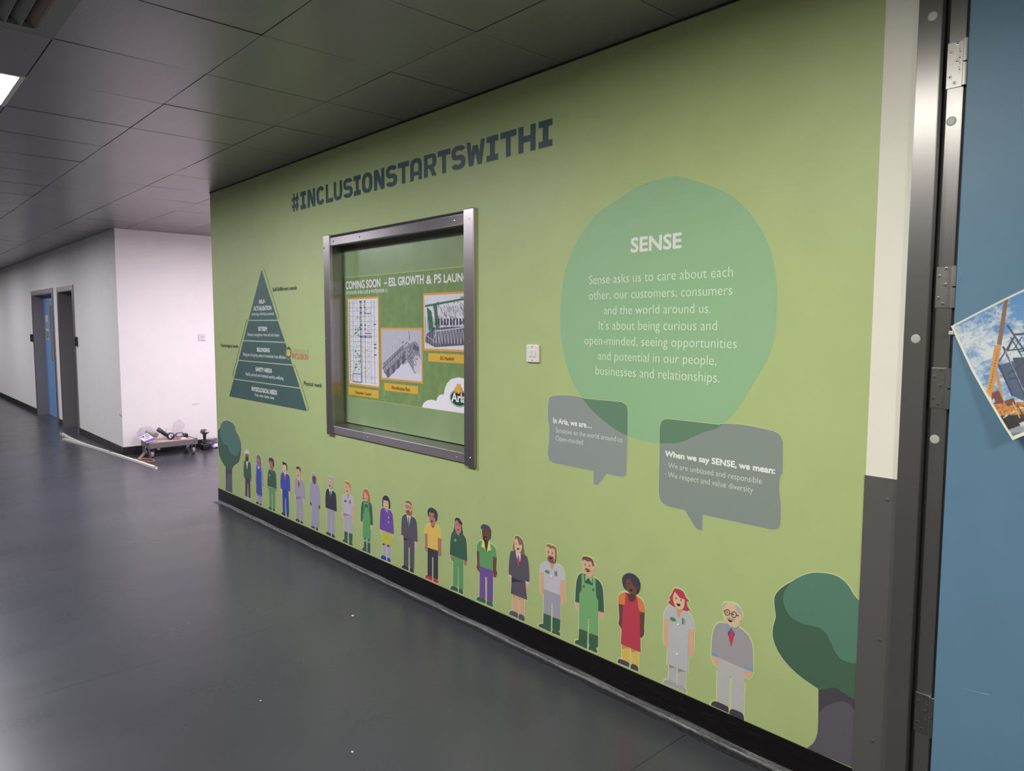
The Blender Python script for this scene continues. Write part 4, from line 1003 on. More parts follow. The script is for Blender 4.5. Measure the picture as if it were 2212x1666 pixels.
person('printed man with brown moustache in green dungarees over dark green shirt', (1225, 1190, 7.24), [
    ('boots', '#3d6049', '190,1205* 323,1255* 313,1537* 123,1447* 135,1403 180,1396*|344,1280* 483,1328* 480,1520* 450,1510 472,1560 472,1600* 333,1542* 345,1490 364,1478* 343,1450'),
    ('hand', SKINT, '130,797* 197,820* 196,932 170,922 145,870|488,938* 577,968* 567,1030 530,1064 494,1047'),
    ('shirt', DG, '129,797* 141,560 159,440 190,373 240,351 320,380* 400,415* 470,440 531,510 561,600 571,720 580,970* 489,940* 480,800* 200,815*'),
    ('dungarees', LG, '230,359* 272,366* 278,500* 405,545* 400,414* 450,431* 455,640 465,730 491,775* 486,1333* 344,1287* 346,1062 336,1050 328,1062 323,1267* 190,1213* 195,661* 220,630 230,560'),
    ('collar', '#93ba80', '!288,375 322,400 339,422 289,468|!340,425 394,413 391,503'),
    ('button', '#3c5c48', [el(267, 557, 14, 21), el(415, 610, 14, 21)]),
    ('neck', '#c9987f', '!312,385 374,408 345,428'),
    ('face', SKINT, '250,150 300,130 400,165 448,235 440,290 425,310 415,380 385,412 340,407 285,360 262,300'),
    ('hair', '#6f4c45', '239,152* 250,99 300,87 370,109 411,150 430,237* 408,242* 380,160* 330,166 300,150* 270,138'),
    ('moustache', '#6f4c45', '274,291* 305,271 350,290 382,337* 350,320 320,300'), ('mouth', M, '!299,300 351,318 330,336 312,323'),
    ('eye', M, eyes((290, 215), (354, 236)))])
person('printed woman with dark afro in red dress with orange sleeves and yellow stockings', (1310, 1225, 7.09), [
    ('legs', '#d4b257', '!241,1180 357,1230 351,1472 239,1417|!378,1240 492,1290 492,1522 384,1492'),
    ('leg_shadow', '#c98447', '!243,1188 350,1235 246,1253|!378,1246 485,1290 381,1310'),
    ('shoes', '#4b4652', '173,1462* 185,1418 215,1410 330,1455 350,1480 350,1537*|368,1552* 378,1500 405,1485 465,1510 490,1555 492,1600*'),
    ('arm', '#66433a', '188,568* 260,583* 247,937 225,932 188,860 200,780|513,688* 590,703* 580,930 582,1010 560,1062 518,1052'),
    ('hair', '#403d4a', '~345,95 400,105 440,125 482,170 507,215 520,280 512,350 482,402 455,422 380,392 320,362 278,320 256,260 249,190 260,145 300,110'),
    ('dress', '#b43c4e', '295,384* 330,400* 345,480 380,525 420,525 443,480 450,430* 475,455* 490,570 515,690* 521,1060* 527,1302* 224,1176* 239,940* 258,580* 285,580* 295,480'),
    ('sleeve', '#cf7a4b', '184,561* 194,450 235,399 295,385* 293,500 285,584*|475,454* 530,489 576,560 597,702* 515,681* 490,590'),
    ('neck', '#583a31', '328,398* 452,430* 442,500 400,531 363,520 340,470'),
    ('face', '#70483c', '310,200 335,175 370,185 400,240 430,290 465,297* 460,400 430,417 380,405 330,370 305,310'),
    ('eye', M, eyes((349, 255))), ('mouth', M, '!357,334 411,345 396,374 375,367')])
person('printed woman with red bob in long pale grey tunic, second from the large tree', (1410, 1260, 6.667), [
    ('legs', '#b0adb0', '!238,1155 347,1200 341,1442 229,1402|!363,1215 477,1260 469,1492 357,1462'),
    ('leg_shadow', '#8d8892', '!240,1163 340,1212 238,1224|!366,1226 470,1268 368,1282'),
    ('shoes', '#a19daa', '153,1437* 170,1400 215,1390 330,1440 350,1465 347,1507*|353,1512* 360,1475 395,1463 450,1490 482,1530 487,1577*'),
    ('arm', SKINT, '168,513* 242,525* 236,800 222,902 195,897 158,820|523,658* 597,678* 592,900 587,1000 560,1044 518,1032'),
    ('tunic', '#b5b3b7', '163,517* 169,440 200,364 245,329 330,345* 378,502* 427,385* 490,399 546,460 587,550 600,682* 525,656* 515,900* 512,1282* 206,1159* 224,900* 240,521*'),
    ('neck', '#c99468', '!343,350 427,380 379,504'),
    ('face', SKIN, '300,130 340,100 440,180 468,240 455,340 420,380 370,367 320,320 295,240'),
    ('hair', '#b43c52', '335,74 400,90 451,130 481,200 527,244* 490,262* 506,330 540,379* 490,396 420,379* 455,350 468,235* 390,207* 375,185 320,120* 295,190* 300,250 332,347* 260,305 223,272* 257,240 244,199* 280,150 305,90'),
    ('badge', '#4b8a55', [el(295, 518, 46, 28, 25)]), ('badge', '#3f6e4a', '!430,500 445,503 443,588 428,583'), ('badge', '#8aa590', '!452,508 467,510 466,592 452,590'),
    ('button', '#dcdbdc', [el(372, 592, 16, 20, 20), el(358, 1020, 17, 20, 20)]),
    ('eye', M, eyes((341, 215), (416, 241))), ('mouth', M, '!347,287 406,300 395,327 365,322')])
person('printed white haired elderly man in round glasses and grey jumper, next to the large tree', (1510, 1290, 6.173), [
    ('trousers', '#b4b0b0', '258,800* 605,945* 614,1060* 602,1300* 594,1557* 425,1492* 440,1092* 420,1055 405,1092* 392,1482* 240,1407* 250,900*'),
    ('shoes', '#403b44', '160,1442* 175,1403 230,1391 370,1452 394,1480 397,1547*|405,1557* 415,1510 455,1496 540,1528 582,1555 602,1610 602,1647*'),
    ('hand', SKINT, '168,773* 257,805* 252,907 225,907 188,860|603,948* 717,988* 702,1050 670,1082 630,1072 604,1040'),
    ('jumper', '#9a969a', '167,743* 177,560 204,420 250,354 310,341 375,355* 400,385* 430,405* 495,400* 560,419 641,490 691,570 717,700 722,952* 600,913* 595,947* 262,800* 262,781* 220,749*'),
    ('cuff', '#639fbd', '!168,740 220,748 265,785 262,802 166,773|!599,912 719,950 724,997 593,947'),
    ('collar', '#6aa0c0', '!370,358 410,385 434,408 390,472 373,420|!438,408 497,398 492,440 475,492'),
    ('tie', '#35417c', '!433,403 479,495 430,658 387,480'), ('tie_stripe', '#b93f4f', '!433,404 453,450 472,520 430,658 397,520 413,450'),
    ('face', SKIN, '345,95 430,75 500,95 560,170 577,240 572,312* 550,320* 540,370 500,407 470,402 400,370 350,320 335,240 330,140'),
    ('hair', '#aca9aa', '319,105* 345,74 377,71* 350,105 335,157*|488,122* 505,104* 552,150 580,232* 530,225* 500,180'),
    ('moustache', '#9c9a9f', '369,286* 400,264 430,274 472,290 492,332* 460,305 430,299 395,285'),
    ('mouth', M, '!387,289 460,318 440,331 415,329 400,313'),
    ('glasses', '#3a332f', [ring(383, 202, 36, 43, 9), ring(472, 232, 36, 43, 9), parse('!330,173 352,181 350,191 330,183'), parse('!503,232 536,242 533,253 503,243'), parse('!414,210 440,217 440,226 414,220')]),
    ('eye', M, [el(380, 200, 6, 13), el(463, 228, 6, 13)])])

# ------------------------------------------------------------------ steel door frame and open blue door at the right
t = thing('corner_guard', 'dull stainless steel plate covering the lower part of the white strip', 'plate', (-0.855, 0, 0))
MB().box(-0.906, -0.806, -0.004, -0.0002, 0.0, 1.103).build('plate', M_STEELD, t)
for zz, xx in ((1.035, -0.835), (0.58, -0.838), (0.24, -0.845)):
    b = MB(); b.lathe((xx, -0.004, zz), (0, -1, 0), [(0, .006), (.0015, .0055), (.002, .004)], 12); b.box(xx - .0008, xx + .0008, -0.0064, -0.006, zz - .005, zz + .005)
    b.build('screw', M_STEEL, t)
fr = thing('door_1', 'stainless steel door frame with rebate and black seal beside the open blue door', 'door frame', (-0.74, 0, 0), kind='structure')
b = MB(); b.rbox(-0.806, -0.742, -0.016, 0.08, 0.0, H - 0.02, 0.003); b.build('frame_face', M_FRAME, fr)
MB().box(-0.742, -0.724, 0.012, 0.08, 0.0, H - 0.02).build('seal', M_BLACK, fr)
MB().rbox(-0.726, -0.683, 0.000, 0.08, 0.0, H - 0.02, 0.002).build('rebate', M_FRAME, fr)
MB().box(-0.683, -0.676, 0.004, 0.08, 0.0, H - 0.02).build('seal', M_BLACK, fr)
for (u, v), yy in (((2015, 35), -.016), ((1978, 732), -.016), ((2055, 262), 0.0), ((2019, 949), 0.0)):
    q = at_y(u, v, yy)
    MB().lathe((q.x, yy + .0005, q.z), (0, -1, 0), [(0, .0135), (.0015, .013), (.0022, .0095), (.0024, .001)], 24).build('screw_cap', M_CAP, fr)
door = thing('door_2', 'blue painted door standing open against the wall at the right edge', 'door', (-0.675, 0, 0), kind='structure')
MB().rbox(-0.674, 0.25, -0.012, 0.036, 0.006, H - 0.03, 0.003).build('leaf', M_BLUE, door)
for zc in (2.322, 1.691, 1.395, 0.39):
    k = {2.322: .064, 1.691: .06, 1.395: .06, 0.39: .062}[zc]
    h = MB(); h.rbox(-0.7285, -0.688, -0.0022, 0.001, zc - k, zc + k, 0.001)
    hg = h.build('hinge', M_HINGE, door)
    b = MB(); b.cyl((-0.680, -0.010, zc - k), (-0.680, -0.010, zc - .002), .0062, n=14); b.cyl((-0.680, -0.010, zc + .002), (-0.680, -0.010, zc + k), .0062, n=14)
    b.box(-0.690, -0.682, -0.008, 0.0, zc - k, zc + k)
    b.build('knuckle', M_HINGE, hg)
    for dx, dz in ((-.703, .9), (-.7195, .55), (-.703, .12), (-.7195, -.52), (-.707, -.8)):
        b = MB(); b.lathe((dx, -0.0022, zc + dz * k), (0, -1, 0), [(0, .0056), (.0006, .0052), (.0008, .0032)], 14)
        s_ = b.build('screw', mat('hinge_screw', (0.2, 0.19, 0.185), 0.35, 0.9), hg)
        b = MB(); b.cyl((dx, -0.003, zc + dz * k), (dx, -0.0034, zc + dz * k), .0022, n=8); b.build('recess', M_BLACK, hg)
    b = MB()
    for q in range(9):
        z0 = zc + k * (.62 - q * .13)
        if q in (4,): continue
        b.box(-.6985 + .001 * (q % 3), -.6955 + .0012 * (q % 2), -0.0024, -0.002, z0, z0 + k * (.08 if q % 2 else .05))
    b.build('stamp', mat('hinge_stamp', (0.15, 0.14, 0.13), 0.5, 0.5), hg)
q0 = at_y(2065, 1484, -.012); q1 = at_y(2137, 1501, -.012)
b = MB(); b.flat([(q0.x, -.0123, q0.z), (q1.x, -.0123, q1.z - .0012), (q1.x, -.0123, q1.z + .0006)]); b.build('scratch', mat('scratch_pale', '#9fb0bd', 0.5), door)

# photograph print curling off the door
def pdepth(u, v):
    s = max(0.0, ((u - 105) * 335 + (v - 460) * 693) / 770 / 1226); return -0.016 - 0.05 * s ** 1.4
ZPH = (2030, 600, 4.385)
ledge = [(105, 460), (150, 560), (215, 700), (300, 880), (400, 1060), (500, 1230), (600, 1400), (690, 1540)]
NS, NR = 330, 250
L = np.array(ledge, float); tt = np.linspace(0, len(L) - 1, NS + 1)
ex = np.interp(tt, np.arange(len(L)), L[:, 0]); ey = np.interp(tt, np.arange(len(L)), L[:, 1])
RR = np.linspace(0, 1.7, NR + 1)
tdir = (693., -335.); bdir = (640., -262.)
S_ = np.linspace(0, 1, NS + 1)[:, None]
bend = 22 * np.sin(np.clip(RR, 0, 1.7) / 1.7 * PI)[None, :]
U = ex[:, None] + RR[None, :] * (tdir[0] * (1 - S_) + bdir[0] * S_) * 1.0
V = ey[:, None] + RR[None, :] * (tdir[1] * (1 - S_) + bdir[1] * S_) - bend * (1 - S_) * .8
def inpoly(poly):
    m = np.zeros(U.shape, bool); n = len(poly); j = n - 1
    for i in range(n):
        xi, yi = poly[i]; xj, yj = poly[j]
        c = ((yi > V) != (yj > V)) & (U < (xj - xi) * (V - yi) / ((yj - yi) or 1e-9) + xi); m ^= c; j = i
    return m
rs = np.random.RandomState(5)
def vnoise(x, y):
    xi = np.floor(x).astype(int); yi = np.floor(y).astype(int); fx = x - xi; fy = y - yi
    T = rs_tab; h = lambda a_, b_: T[(a_ * 131 + b_ * 57) % 4096]
    fx = fx * fx * (3 - 2 * fx); fy = fy * fy * (3 - 2 * fy)
    return (h(xi, yi) * (1 - fx) + h(xi + 1, yi) * fx) * (1 - fy) + (h(xi, yi + 1) * (1 - fx) + h(xi + 1, yi + 1) * fx) * fy
rs_tab = rs.rand(4096)
n1 = vnoise(U / 150, V / 120); n2 = vnoise(U / 45 + V / 90, V / 26); n3 = vnoise(U / 18, V / 14)
cloud_ = np.clip((n1 * .55 + n2 * .3 + n3 * .25 - .38) * 2.4 + (V - 700) / 2600 - (U - 600) / 1500, 0, 1)[..., None]
blue_, white_ = np.array(col('#5384b8')[:3]), np.array(col('#c3cbd0')[:3])
IMG = blue_ * (1 - cloud_) + white_ * cloud_
def fillp(c, poly, jit=0.0):
    mk = inpoly(poly); c_ = np.array(col(c)[:3])
    if jit: IMG[mk] = c_ * (1 + jit * (n3[mk][:, None] - .5) * 2)
    else: IMG[mk] = c_
def lin(c, x0, y0, x1, y1, wd):
    dx, dy = x1 - x0, y1 - y0; Lh = math.hypot(dx, dy); nx_, ny_ = -dy / Lh * wd / 2, dx / Lh * wd / 2
    fillp(c, [(x0 + nx_, y0 + ny_), (x1 + nx_, y1 + ny_), (x1 - nx_, y1 - ny_), (x0 - nx_, y0 - ny_)])
fillp('#43526f', [(560, 830), (1500, 560), (1500, 1200), (800, 1170), (690, 1120)], .15)
fillp('#35415c', [(690, 760), (1500, 700), (1500, 1180), (800, 1160)], .2)
for a_ in ((640, 450, 800, 690, 18), (600, 650, 800, 1100, 18), (640, 700, 715, 540, 14), (560, 800, 705, 560, 14), (550, 810, 690, 1120, 18), (705, 540, 1500, 470, 20), (640, 690, 1500, 600, 14), (670, 560, 780, 750, 12), (740, 700, 1500, 640, 10), (640, 920, 800, 800, 16), (640, 960, 1500, 880, 14), (720, 800, 1500, 700, 10), (780, 560, 700, 680, 10), (830, 480, 900, 1100, 16), (980, 470, 1050, 1120, 16)):
    lin('#2c3854', *a_)
lin('#8c97a6', 620, 690, 800, 1080, 6)
fillp('#a8763f', [(540, 640), (580, 640), (500, 1120), (445, 1090)]); fillp('#7a5c45', [(612, 205), (650, 200), (585, 640), (540, 630)]); fillp('#6d5140', [(585, 340), (632, 350), (628, 362), (582, 352)])
fillp('#c08a44', [(520, 640), (585, 650), (490, 1150), (443, 1080)], .1)
for q in range(15): lin('#4d3a20', 470 + q * 5.2, 1050 - q * 26, 484 + q * 5.2, 1042 - q * 26, 7)
lin('#b88440', 535, 880, 600, 1200, 26); lin('#8c98a3', 540, 880, 575, 960, 12)
fillp('#6e3b38', [(495, 1090), (560, 1070), (610, 1190), (490, 1200)]); fillp('#a9c0d2', [(490, 1160), (515, 1145), (525, 1180), (500, 1190)])
fillp('#b47a3e', [(480, 1200), (1500, 1120), (1500, 1290), (580, 1310)], .45); fillp('#6d3f22', [(610, 1170), (700, 1140), (720, 1200), (640, 1220)], .3)
fillp('#201f24', [(575, 1310), (1500, 1240), (1500, 1420), (650, 1450)], .5)
for q in range(12): lin(('#c9b48d', '#d8d5cf', '#3a2d28')[q % 3], 600 + q * 22, 1330 - q * 14, 640 + q * 22, 1300 - q * 10, 9)
for q in range(8): lin(('#c6a46e', '#3a2d28')[q % 2], 690 + q * 40, 1180 + (q % 3) * 20, 760 + q * 40, 1330, 10)
fillp('#8a8d96', [(655, 1440), (760, 1400), (1500, 1360), (1500, 1480), (690, 1490)], .15); fillp('#b9bcc2', [(750, 1380), (830, 1350), (900, 1390), (770, 1410)])
fillp('#6a6f80', [(650, 1470), (1500, 1420), (1500, 1600), (690, 1560)], .1)
bmask = (S_ < .022 + 0 * RR[None, :]) | (S_ > .972) | ((RR[None, :] < .032) & (S_ >= 0)); IMG[bmask] = np.array(col('#d6d3c6')[:3])
verts = []
for i in range(NS + 1):
    for j in range(NR + 1):
        verts.append(at_y(ZPH[0] + U[i, j] / ZPH[2], ZPH[1] + V[i, j] / ZPH[2], pdepth(U[i, j], V[i, j])))
NV = len(verts); faces = []
for i in range(NS):
    for j in range(NR):
        a_ = i * (NR + 1) + j; faces.append((a_, a_ + NR + 1, a_ + NR + 2, a_ + 1))
ph = thing('photo_print', 'white bordered photo of a crane at a building site, curling off the blue door', 'photo', (-0.6, -0.02, 1.26))
def photo_mat():
    m = mat('photo_paper', (0.8, 0.8, 0.8), 0.35); t_, n_, l_, b_ = nodes(m)
    at_ = N(t_, 'ShaderNodeAttribute', attribute_name='picture'); l_.new(at_.outputs['Color'], b_.inputs['Base Color']); return m
sh = mesh('sheet', verts, faces, [photo_mat()], ph, smooth=True)
ca = sh.data.color_attributes.new('picture', 'FLOAT_COLOR', 'POINT')
buf = np.ones((NV, 4), np.float32); buf[:, :3] = IMG.reshape(-1, 3); ca.data.foreach_set('color', buf.ravel())
q = at_y(2056, 719, -.016)
MB().rbox(q.x - .008, q.x + .006, -.019, -.0121, q.z - .006, q.z + .006, .002).build('putty', mat('blue_putty', '#a9b6bb', 0.6), ph)

# ------------------------------------------------------------------ far doorways
def doorway(name, D, depth, label, leaf):
    x0, x1, hz = D
    t = thing(name, label, 'door', ((x0 + x1) / 2, 0, 0), kind='structure')
    fw = 0.07
    MB().box(x0 - fw, x0, -0.014, 0.0, 0, hz + fw).build('frame_side', M_FARSTEEL, t)
    MB().box(x1, x1 + fw, -0.014, 0.0, 0, hz + fw).build('frame_side', M_FARSTEEL, t)
    MB().box(x0, x1, -0.014, 0.0, hz, hz + fw).build('frame_head', M_FARSTEEL, t)
    b = MB(); b.box(x0, x0 + 0.006, -0.01, depth, 0, hz); b.box(x1 - 0.006, x1, -0.01, depth, 0, hz); b.box(x0, x1, -0.01, depth, hz - 0.006, hz)
    b.build('reveal', mat('far_reveal_steel', (0.30, 0.27, 0.265), 0.45, 0.55), t)
    lf = MB().box(x0 + .006, x1 - .006, depth - 0.001, depth + 0.044, 0.004, hz - 0.006).build('leaf', leaf, t)
    return t, lf
dA, lf = doorway('door_3', D1, 0.15, 'far blue door in a steel frame, left of the two doorways', M_BLUE2)
yv = 0.148
def dv(u, v): q = at_y(u, v, yv); return q.x, q.z
a_ = dv(108, 661); c_ = dv(117, 779)
MB().box(a_[0], a_[0] + 0.20, yv - .004, yv, c_[1], a_[1]).build('vision_panel', mat('panel_glass', '#8b867f', 0.15), dA)
MB().box(a_[0] - .012, a_[0], yv - .006, yv, c_[1] - .012, a_[1] + .012).build('panel_bead', M_GAP, dA)
n_a = dv(98, 681); n_b = dv(107, 734)
no = thing('door_notice', 'small green and white notice sheet on the far blue door', 'notice', (n_a[0] + .2, yv, n_b[1]))
MB().box(n_a[0], n_b[0], yv - .004, yv - .0012, n_b[1], n_a[1]).build('sheet', mat('notice_sheet', '#b9bcb6', 0.5), no)
hz_ = n_a[1] - n_b[1]
MB().box(n_a[0] + .02, n_b[0] - .02, yv - .005, yv - .004, n_b[1] + .02, n_b[1] + hz_ * .35).build('picture', mat('notice_green', '#6f8a62', 0.5), no)
MB().box(n_a[0] + .02, n_b[0] - .05, yv - .005, yv - .004, n_b[1] + hz_ * .45, n_b[1] + hz_ * .72).build('picture', mat('notice_grey', '#7d8b93', 0.5), no)
dB, lf2 = doorway('door_4', D2, 0.20, 'far dark doorway in a steel frame, nearer the white corner', mat('shaded_blue_leaf', (0.035, 0.05, 0.075), 0.5))  # leaf blue darkened, the shade of the deep doorway put into its colour
MB().box(D2[0] + .008, D2[1] - .008, .09, .20, 0, .0).build('threshold', M_GAP, dB) if False else None
for u, v0, v1, x_off, lb in ((70, 723, 737, 0, 'small black access reader left of the far blue door'), (168, 729, 747, 1, 'small black keypad right of the dark doorway near the corner')):
    a_ = at_y(u, v0, 0); c_ = at_y(u, v1, 0); zc = (a_.z + c_.z) / 2; xc = (-15.09 if not x_off else -11.70)
    t = thing('access_reader', lb, 'keypad', (xc, 0, zc - .07), 'access readers beside the far doors')
    MB().rbox(xc - .035, xc + .035, -.035, 0, zc - .065, zc + .065, .006).build('housing', mat('reader_black', (0.012, 0.012, 0.013), 0.35), t)
    b = MB()
    for r_ in range(4):
        for c2 in range(3): b.box(xc - .021 + c2 * .016, xc - .011 + c2 * .016, -.037, -.035, zc - .035 + r_ * .018, zc - .024 + r_ * .018)
    b.build('keys', mat('reader_keys', (0.12, 0.11, 0.12), 0.4), t)
for (u0, v0), (u1, v1), lb in (((258, 896), (264, 900), 'short dark scuff on the white wall beside the corner'),):
    q0, q1 = at_y(u0, v0, 0), at_y(u1, v1, 0)
    o = MB().flat([(q0.x, -.001, q0.z), (q1.x, -.001, q1.z - .012), (q1.x, -.001, q1.z), (q0.x, -.001, q0.z + .012)]).build('wall_scuff', mat('scuff_dark', '#6a6766', 0.6), None, (q0.x, 0, q0.z)); tag(o, lb, 'mark')
q0, q1 = at_x(415, 874, XC), at_x(432, 873, XC)
o = MB().flat([(XC + .001, q0.y, q0.z), (XC + .001, q1.y, q1.z), (XC + .001, q1.y, q1.z + .006), (XC + .001, q0.y, q0.z + .008)]).build('wall_scuff', mat('scuff_grey', '#a49ca4', 0.6), None, (XC, q0.y, q0.z)); tag(o, 'faint grey scuff low on the bright white wall above the trolley', 'mark')

# ------------------------------------------------------------------ low trolley and what lies on it
tr = thing('platform_trolley', 'low grey four-wheeled platform trolley against the white wall', 'trolley', (-9.12, 0.19, 0))
X0, X1, Y0, Y1, ZT_ = -9.415, -9.075, 0.16, 0.715, 0.186
M_TROL = mat('trolley_grey', '#6f6b6b', 0.45, 0.3); M_DECK = paint('trolley_deck', '#b79f8c', 0.6, 0.12, 0.1)
b = MB()
b.rbox(X0, X1 - .0205, Y0, Y0 + .02, ZT_ - .066, ZT_, .003); b.rbox(X0, X1 - .0205, Y1 - .02, Y1, ZT_ - .066, ZT_, .003)
b.rbox(X1 - .02, X1, Y0 - .001, Y1 + .001, ZT_ - .066, ZT_ + .001, .004); b.rbox(X0 + .0005, X0 + .02, Y0 + .0205, Y1 - .0205, ZT_ - .066, ZT_, .003)
b.rbox(X1 - .032, X1 - .004, Y1 - .03, Y1 - .003, ZT_ + .0015, ZT_ + .012, .003)
b.build('rim', M_TROL, tr)
MB().box(X0 + .02, X1 - .02, Y0 + .02, Y1 - .02, ZT_ - .03, ZT_ - .004).build('deck', M_DECK, tr)
for y in (Y0 + .10, Y1 - .12):
    v = [(X1, y - .022, ZT_ - .06), (X1, y + .022, ZT_ - .06), (X1, y + .012, ZT_ - .088), (X1, y - .012, ZT_ - .088)]
    v += [(p[0] - .012, p[1], p[2]) for p in v]
    mesh('bracket', v, [(0, 3, 2, 1), (4, 5, 6, 7), (0, 1, 5, 4), (1, 2, 6, 5), (2, 3, 7, 6), (3, 0, 4, 7)], M_TROL, tr)
for x in (X0 + .045, X1 - .05):
    for y in (Y0 + .035, Y1 - .045):
        cs = MB(); cs.box(x - .022, x + .022, y - .026, y - .020, .04, ZT_ - .066); cs.box(x - .022, x + .022, y + .020, y + .026, .04, ZT_ - .066); cs.box(x - .03, x + .03, y - .03, y + .03, ZT_ - .074, ZT_ - .062)
        c_ = cs.build('caster_fork', M_TROL, tr)
        wl = MB(); wl.lathe((x, y - .016, .042), (0, 1, 0), [(0, .03), (.003, .041), (.016, .042), (.029, .041), (.032, .03)], 22)
        wl.build('wheel', mat('caster_grey', '#7d7674', 0.5), c_)
# strap and rope hanging from the trolley
t = thing('strap', 'brown strap and rope loop trailing from the left end of the trolley', 'strap', (-9.1, 0.1, 0))
def strip(pts, wd, th=.004):
    mb = MB(); V_ = []; F_ = []
    for i, p in enumerate(pts):
        p = Vector(p); d = (Vector(pts[min(i + 1, len(pts) - 1)]) - Vector(pts[max(i - 1, 0)])).normalized(); s_ = d.cross(Vector((.9, .1, .35))).normalized() * wd / 2; u_ = d.cross(s_).normalized() * th / 2
        V_ += [p + s_ + u_, p - s_ + u_, p - s_ - u_, p + s_ - u_]
    for i in range(len(pts) - 1):
        for k in range(4): F_.append((i * 4 + k, i * 4 + (k + 1) % 4, i * 4 + 4 + (k + 1) % 4, i * 4 + 4 + k))
    F_ += [(3, 2, 1, 0), tuple(len(pts) * 4 - 4 + k for k in range(4))]
    return mb.add(V_, F_)
M_STRAP = mat('brown_strap', '#8d6f5e', 0.7)
MB().tube([(-9.20, Y0 - .0075, .125), (-9.19, Y0 - .02, .10), (-9.18, Y0 - .022, .075)], .006).build('hook', M_CHROME, t)
strip([(-9.18, Y0 - .025, .075), (-9.17, Y0 - .05, .045), (-9.14, Y0 - .09, .018), (-9.10, Y0 - .12, .006)], .028).build('webbing', M_STRAP, t)
rp = [at_z(120 + x / 5.53, 880 + y / 5.53, .008) for x, y in ((925, 628), (1000, 622), (1080, 618), (1150, 622), (1182, 638), (1165, 652), (1100, 652), (1000, 646), (945, 638))]
MB().tube(rp, .009).build('rope', mat('brown_rope', '#8a6a5a', 0.8), t)

ZD = ZT_ - .002
def onrow(u, v, x): return at_x(u, v, x)
# paper packet with big grey lettering
q = [onrow(*p, -9.13) for p in ((292, 946), (313, 937), (330, 950), (321, 956))]
t = thing('paper_packet', 'white and purple paper packet printed 7.0, leaning at the left end of the trolley', 'packet', (-9.15, 0.17, ZD))
A0, A1, A2, A3 = (Vector((-9.27, .10, ZD + .055)), Vector((-9.30, .205, ZD + .10)), Vector((-9.11, .245, ZD + .035)), Vector((-9.10, .135, ZD + .012)))
n_ = (A1 - A0).cross(A3 - A0).normalized()
if n_.z < 0: n_ = -n_
v = [A0, A1, A2, A3] + [p - n_ * .008 for p in (A0, A1, A2, A3)]
mesh('sheet', v, [(0, 1, 2, 3), (7, 6, 5, 4), (0, 4, 5, 1), (1, 5, 6, 2), (2, 6, 7, 3), (3, 7, 4, 0)], mat('packet_white', '#d8d0e0', 0.5), t)
def bil(u, v_): return A0.lerp(A1, u).lerp(A3.lerp(A2, u), v_) + n_ * .0012
mesh('purple_band', [bil(0, .72), bil(1, .72), bil(1, 1), bil(0, 1)], [(0, 1, 2, 3)], mat('packet_purple', '#6a4496', 0.5), t)
b = MB()
for P in ([(.10, .08), (.50, .08), (.50, .16), (.10, .16)], [(.42, .1), (.5, .16), (.34, .34), (.26, .30)], [(.5, .30), (.56, .30), (.56, .36), (.5, .36)], [(.62, .10), (.68, .10), (.68, .36), (.62, .36)], [(.82, .10), (.88, .10), (.88, .36), (.82, .36)], [(.62, .10), (.88, .10), (.88, .15), (.62, .15)], [(.62, .31), (.88, .31), (.88, .36), (.62, .36)], [(.2, .48), (.8, .48), (.8, .52), (.2, .52)]):
    b.add([bil(*p) + n_ * .0006 for p in P], [(0, 1, 2, 3)])
b.build('lettering', mat('packet_ink', '#4a4352', 0.5), t)
# clear tub on its side
def bottle(name, label, base, axis, prof, m, grp=None, sm=True):
    t_ = thing(name, label, 'bottle' if 'bottle' in name else 'container', base, grp); return t_
ax = Vector((.04, .85, -.50)).normalized()
t = thing('plastic_tube', 'dusty clear plastic tube lying slanted on the trolley beside the packet', 'container', (-9.26, .26, ZD))
M_DUSTY = mat('dusty_plastic', '#a29b99', 0.35)
MB().lathe((-9.355, .205, ZD + .122), ax, [(0, .012), (.006, .026), (.03, .030), (.13, .033), (.145, .030), (.15, .012)], 18).build('body', M_DUSTY, t, smooth=True)
t = thing('plastic_bag', 'crumpled clear plastic film behind the slanted tube on the trolley', 'bag', (-9.36, .24, ZD))
def crumple(c, r, seed, nu=26, nv=16, sq=(1, 1, 1)):
    rr = random.Random(seed); ph_ = [(rr.uniform(1, 5), rr.uniform(1, 5), rr.uniform(0, 6)) for _ in range(7)]
    V_, F_ = [], []
    for j in range(nv + 1):
        th = PI * j / nv
        for i in range(nu):
            a = 2 * PI * i / nu; k = 1 + sum(.09 * math.sin(f1_ * a * round(f1_) / f1_ + f2_ * th * 1.7 + p_) for f1_, f2_, p_ in ph_) * math.sin(th)
            V_.append((c[0] + r * sq[0] * k * math.sin(th) * math.cos(a), c[1] + r * sq[1] * k * math.sin(th) * math.sin(a), c[2] + r * sq[2] * k * math.cos(th)))
    for j in range(nv):
        for i in range(nu): F_.append((j * nu + i, (j + 1) * nu + i, (j + 1) * nu + (i + 1) % nu, j * nu + (i + 1) % nu))
    return MB().add(V_, F_)
crumple((-9.44, .235, ZD + .085), .085, 4, sq=(.45, 1.0, .9)).build('film', M_CLEAR, t)
# dark handle / torch
t = thing('torch', 'black barrelled torch propped across the middle of the trolley', 'torch', (-9.25, .36, ZD))
ax = Vector((.1, .72, -.62)).normalized()
b = MB(); b.lathe((-9.27, .312, ZD + .142), ax, [(0, .018), (.004, .027), (.05, .028), (.06, .022)], 18); b.build('head', mat('torch_grey', '#3e4242', 0.35), t, smooth=True)
MB().lathe(Vector((-9.27, .312, ZD + .142)) + ax * .06, ax, [(0, .022), (.01, .024), (.10, .022), (.115, .018)], 18).build('barrel', mat('torch_black', '#151114', 0.3), t, smooth=True)
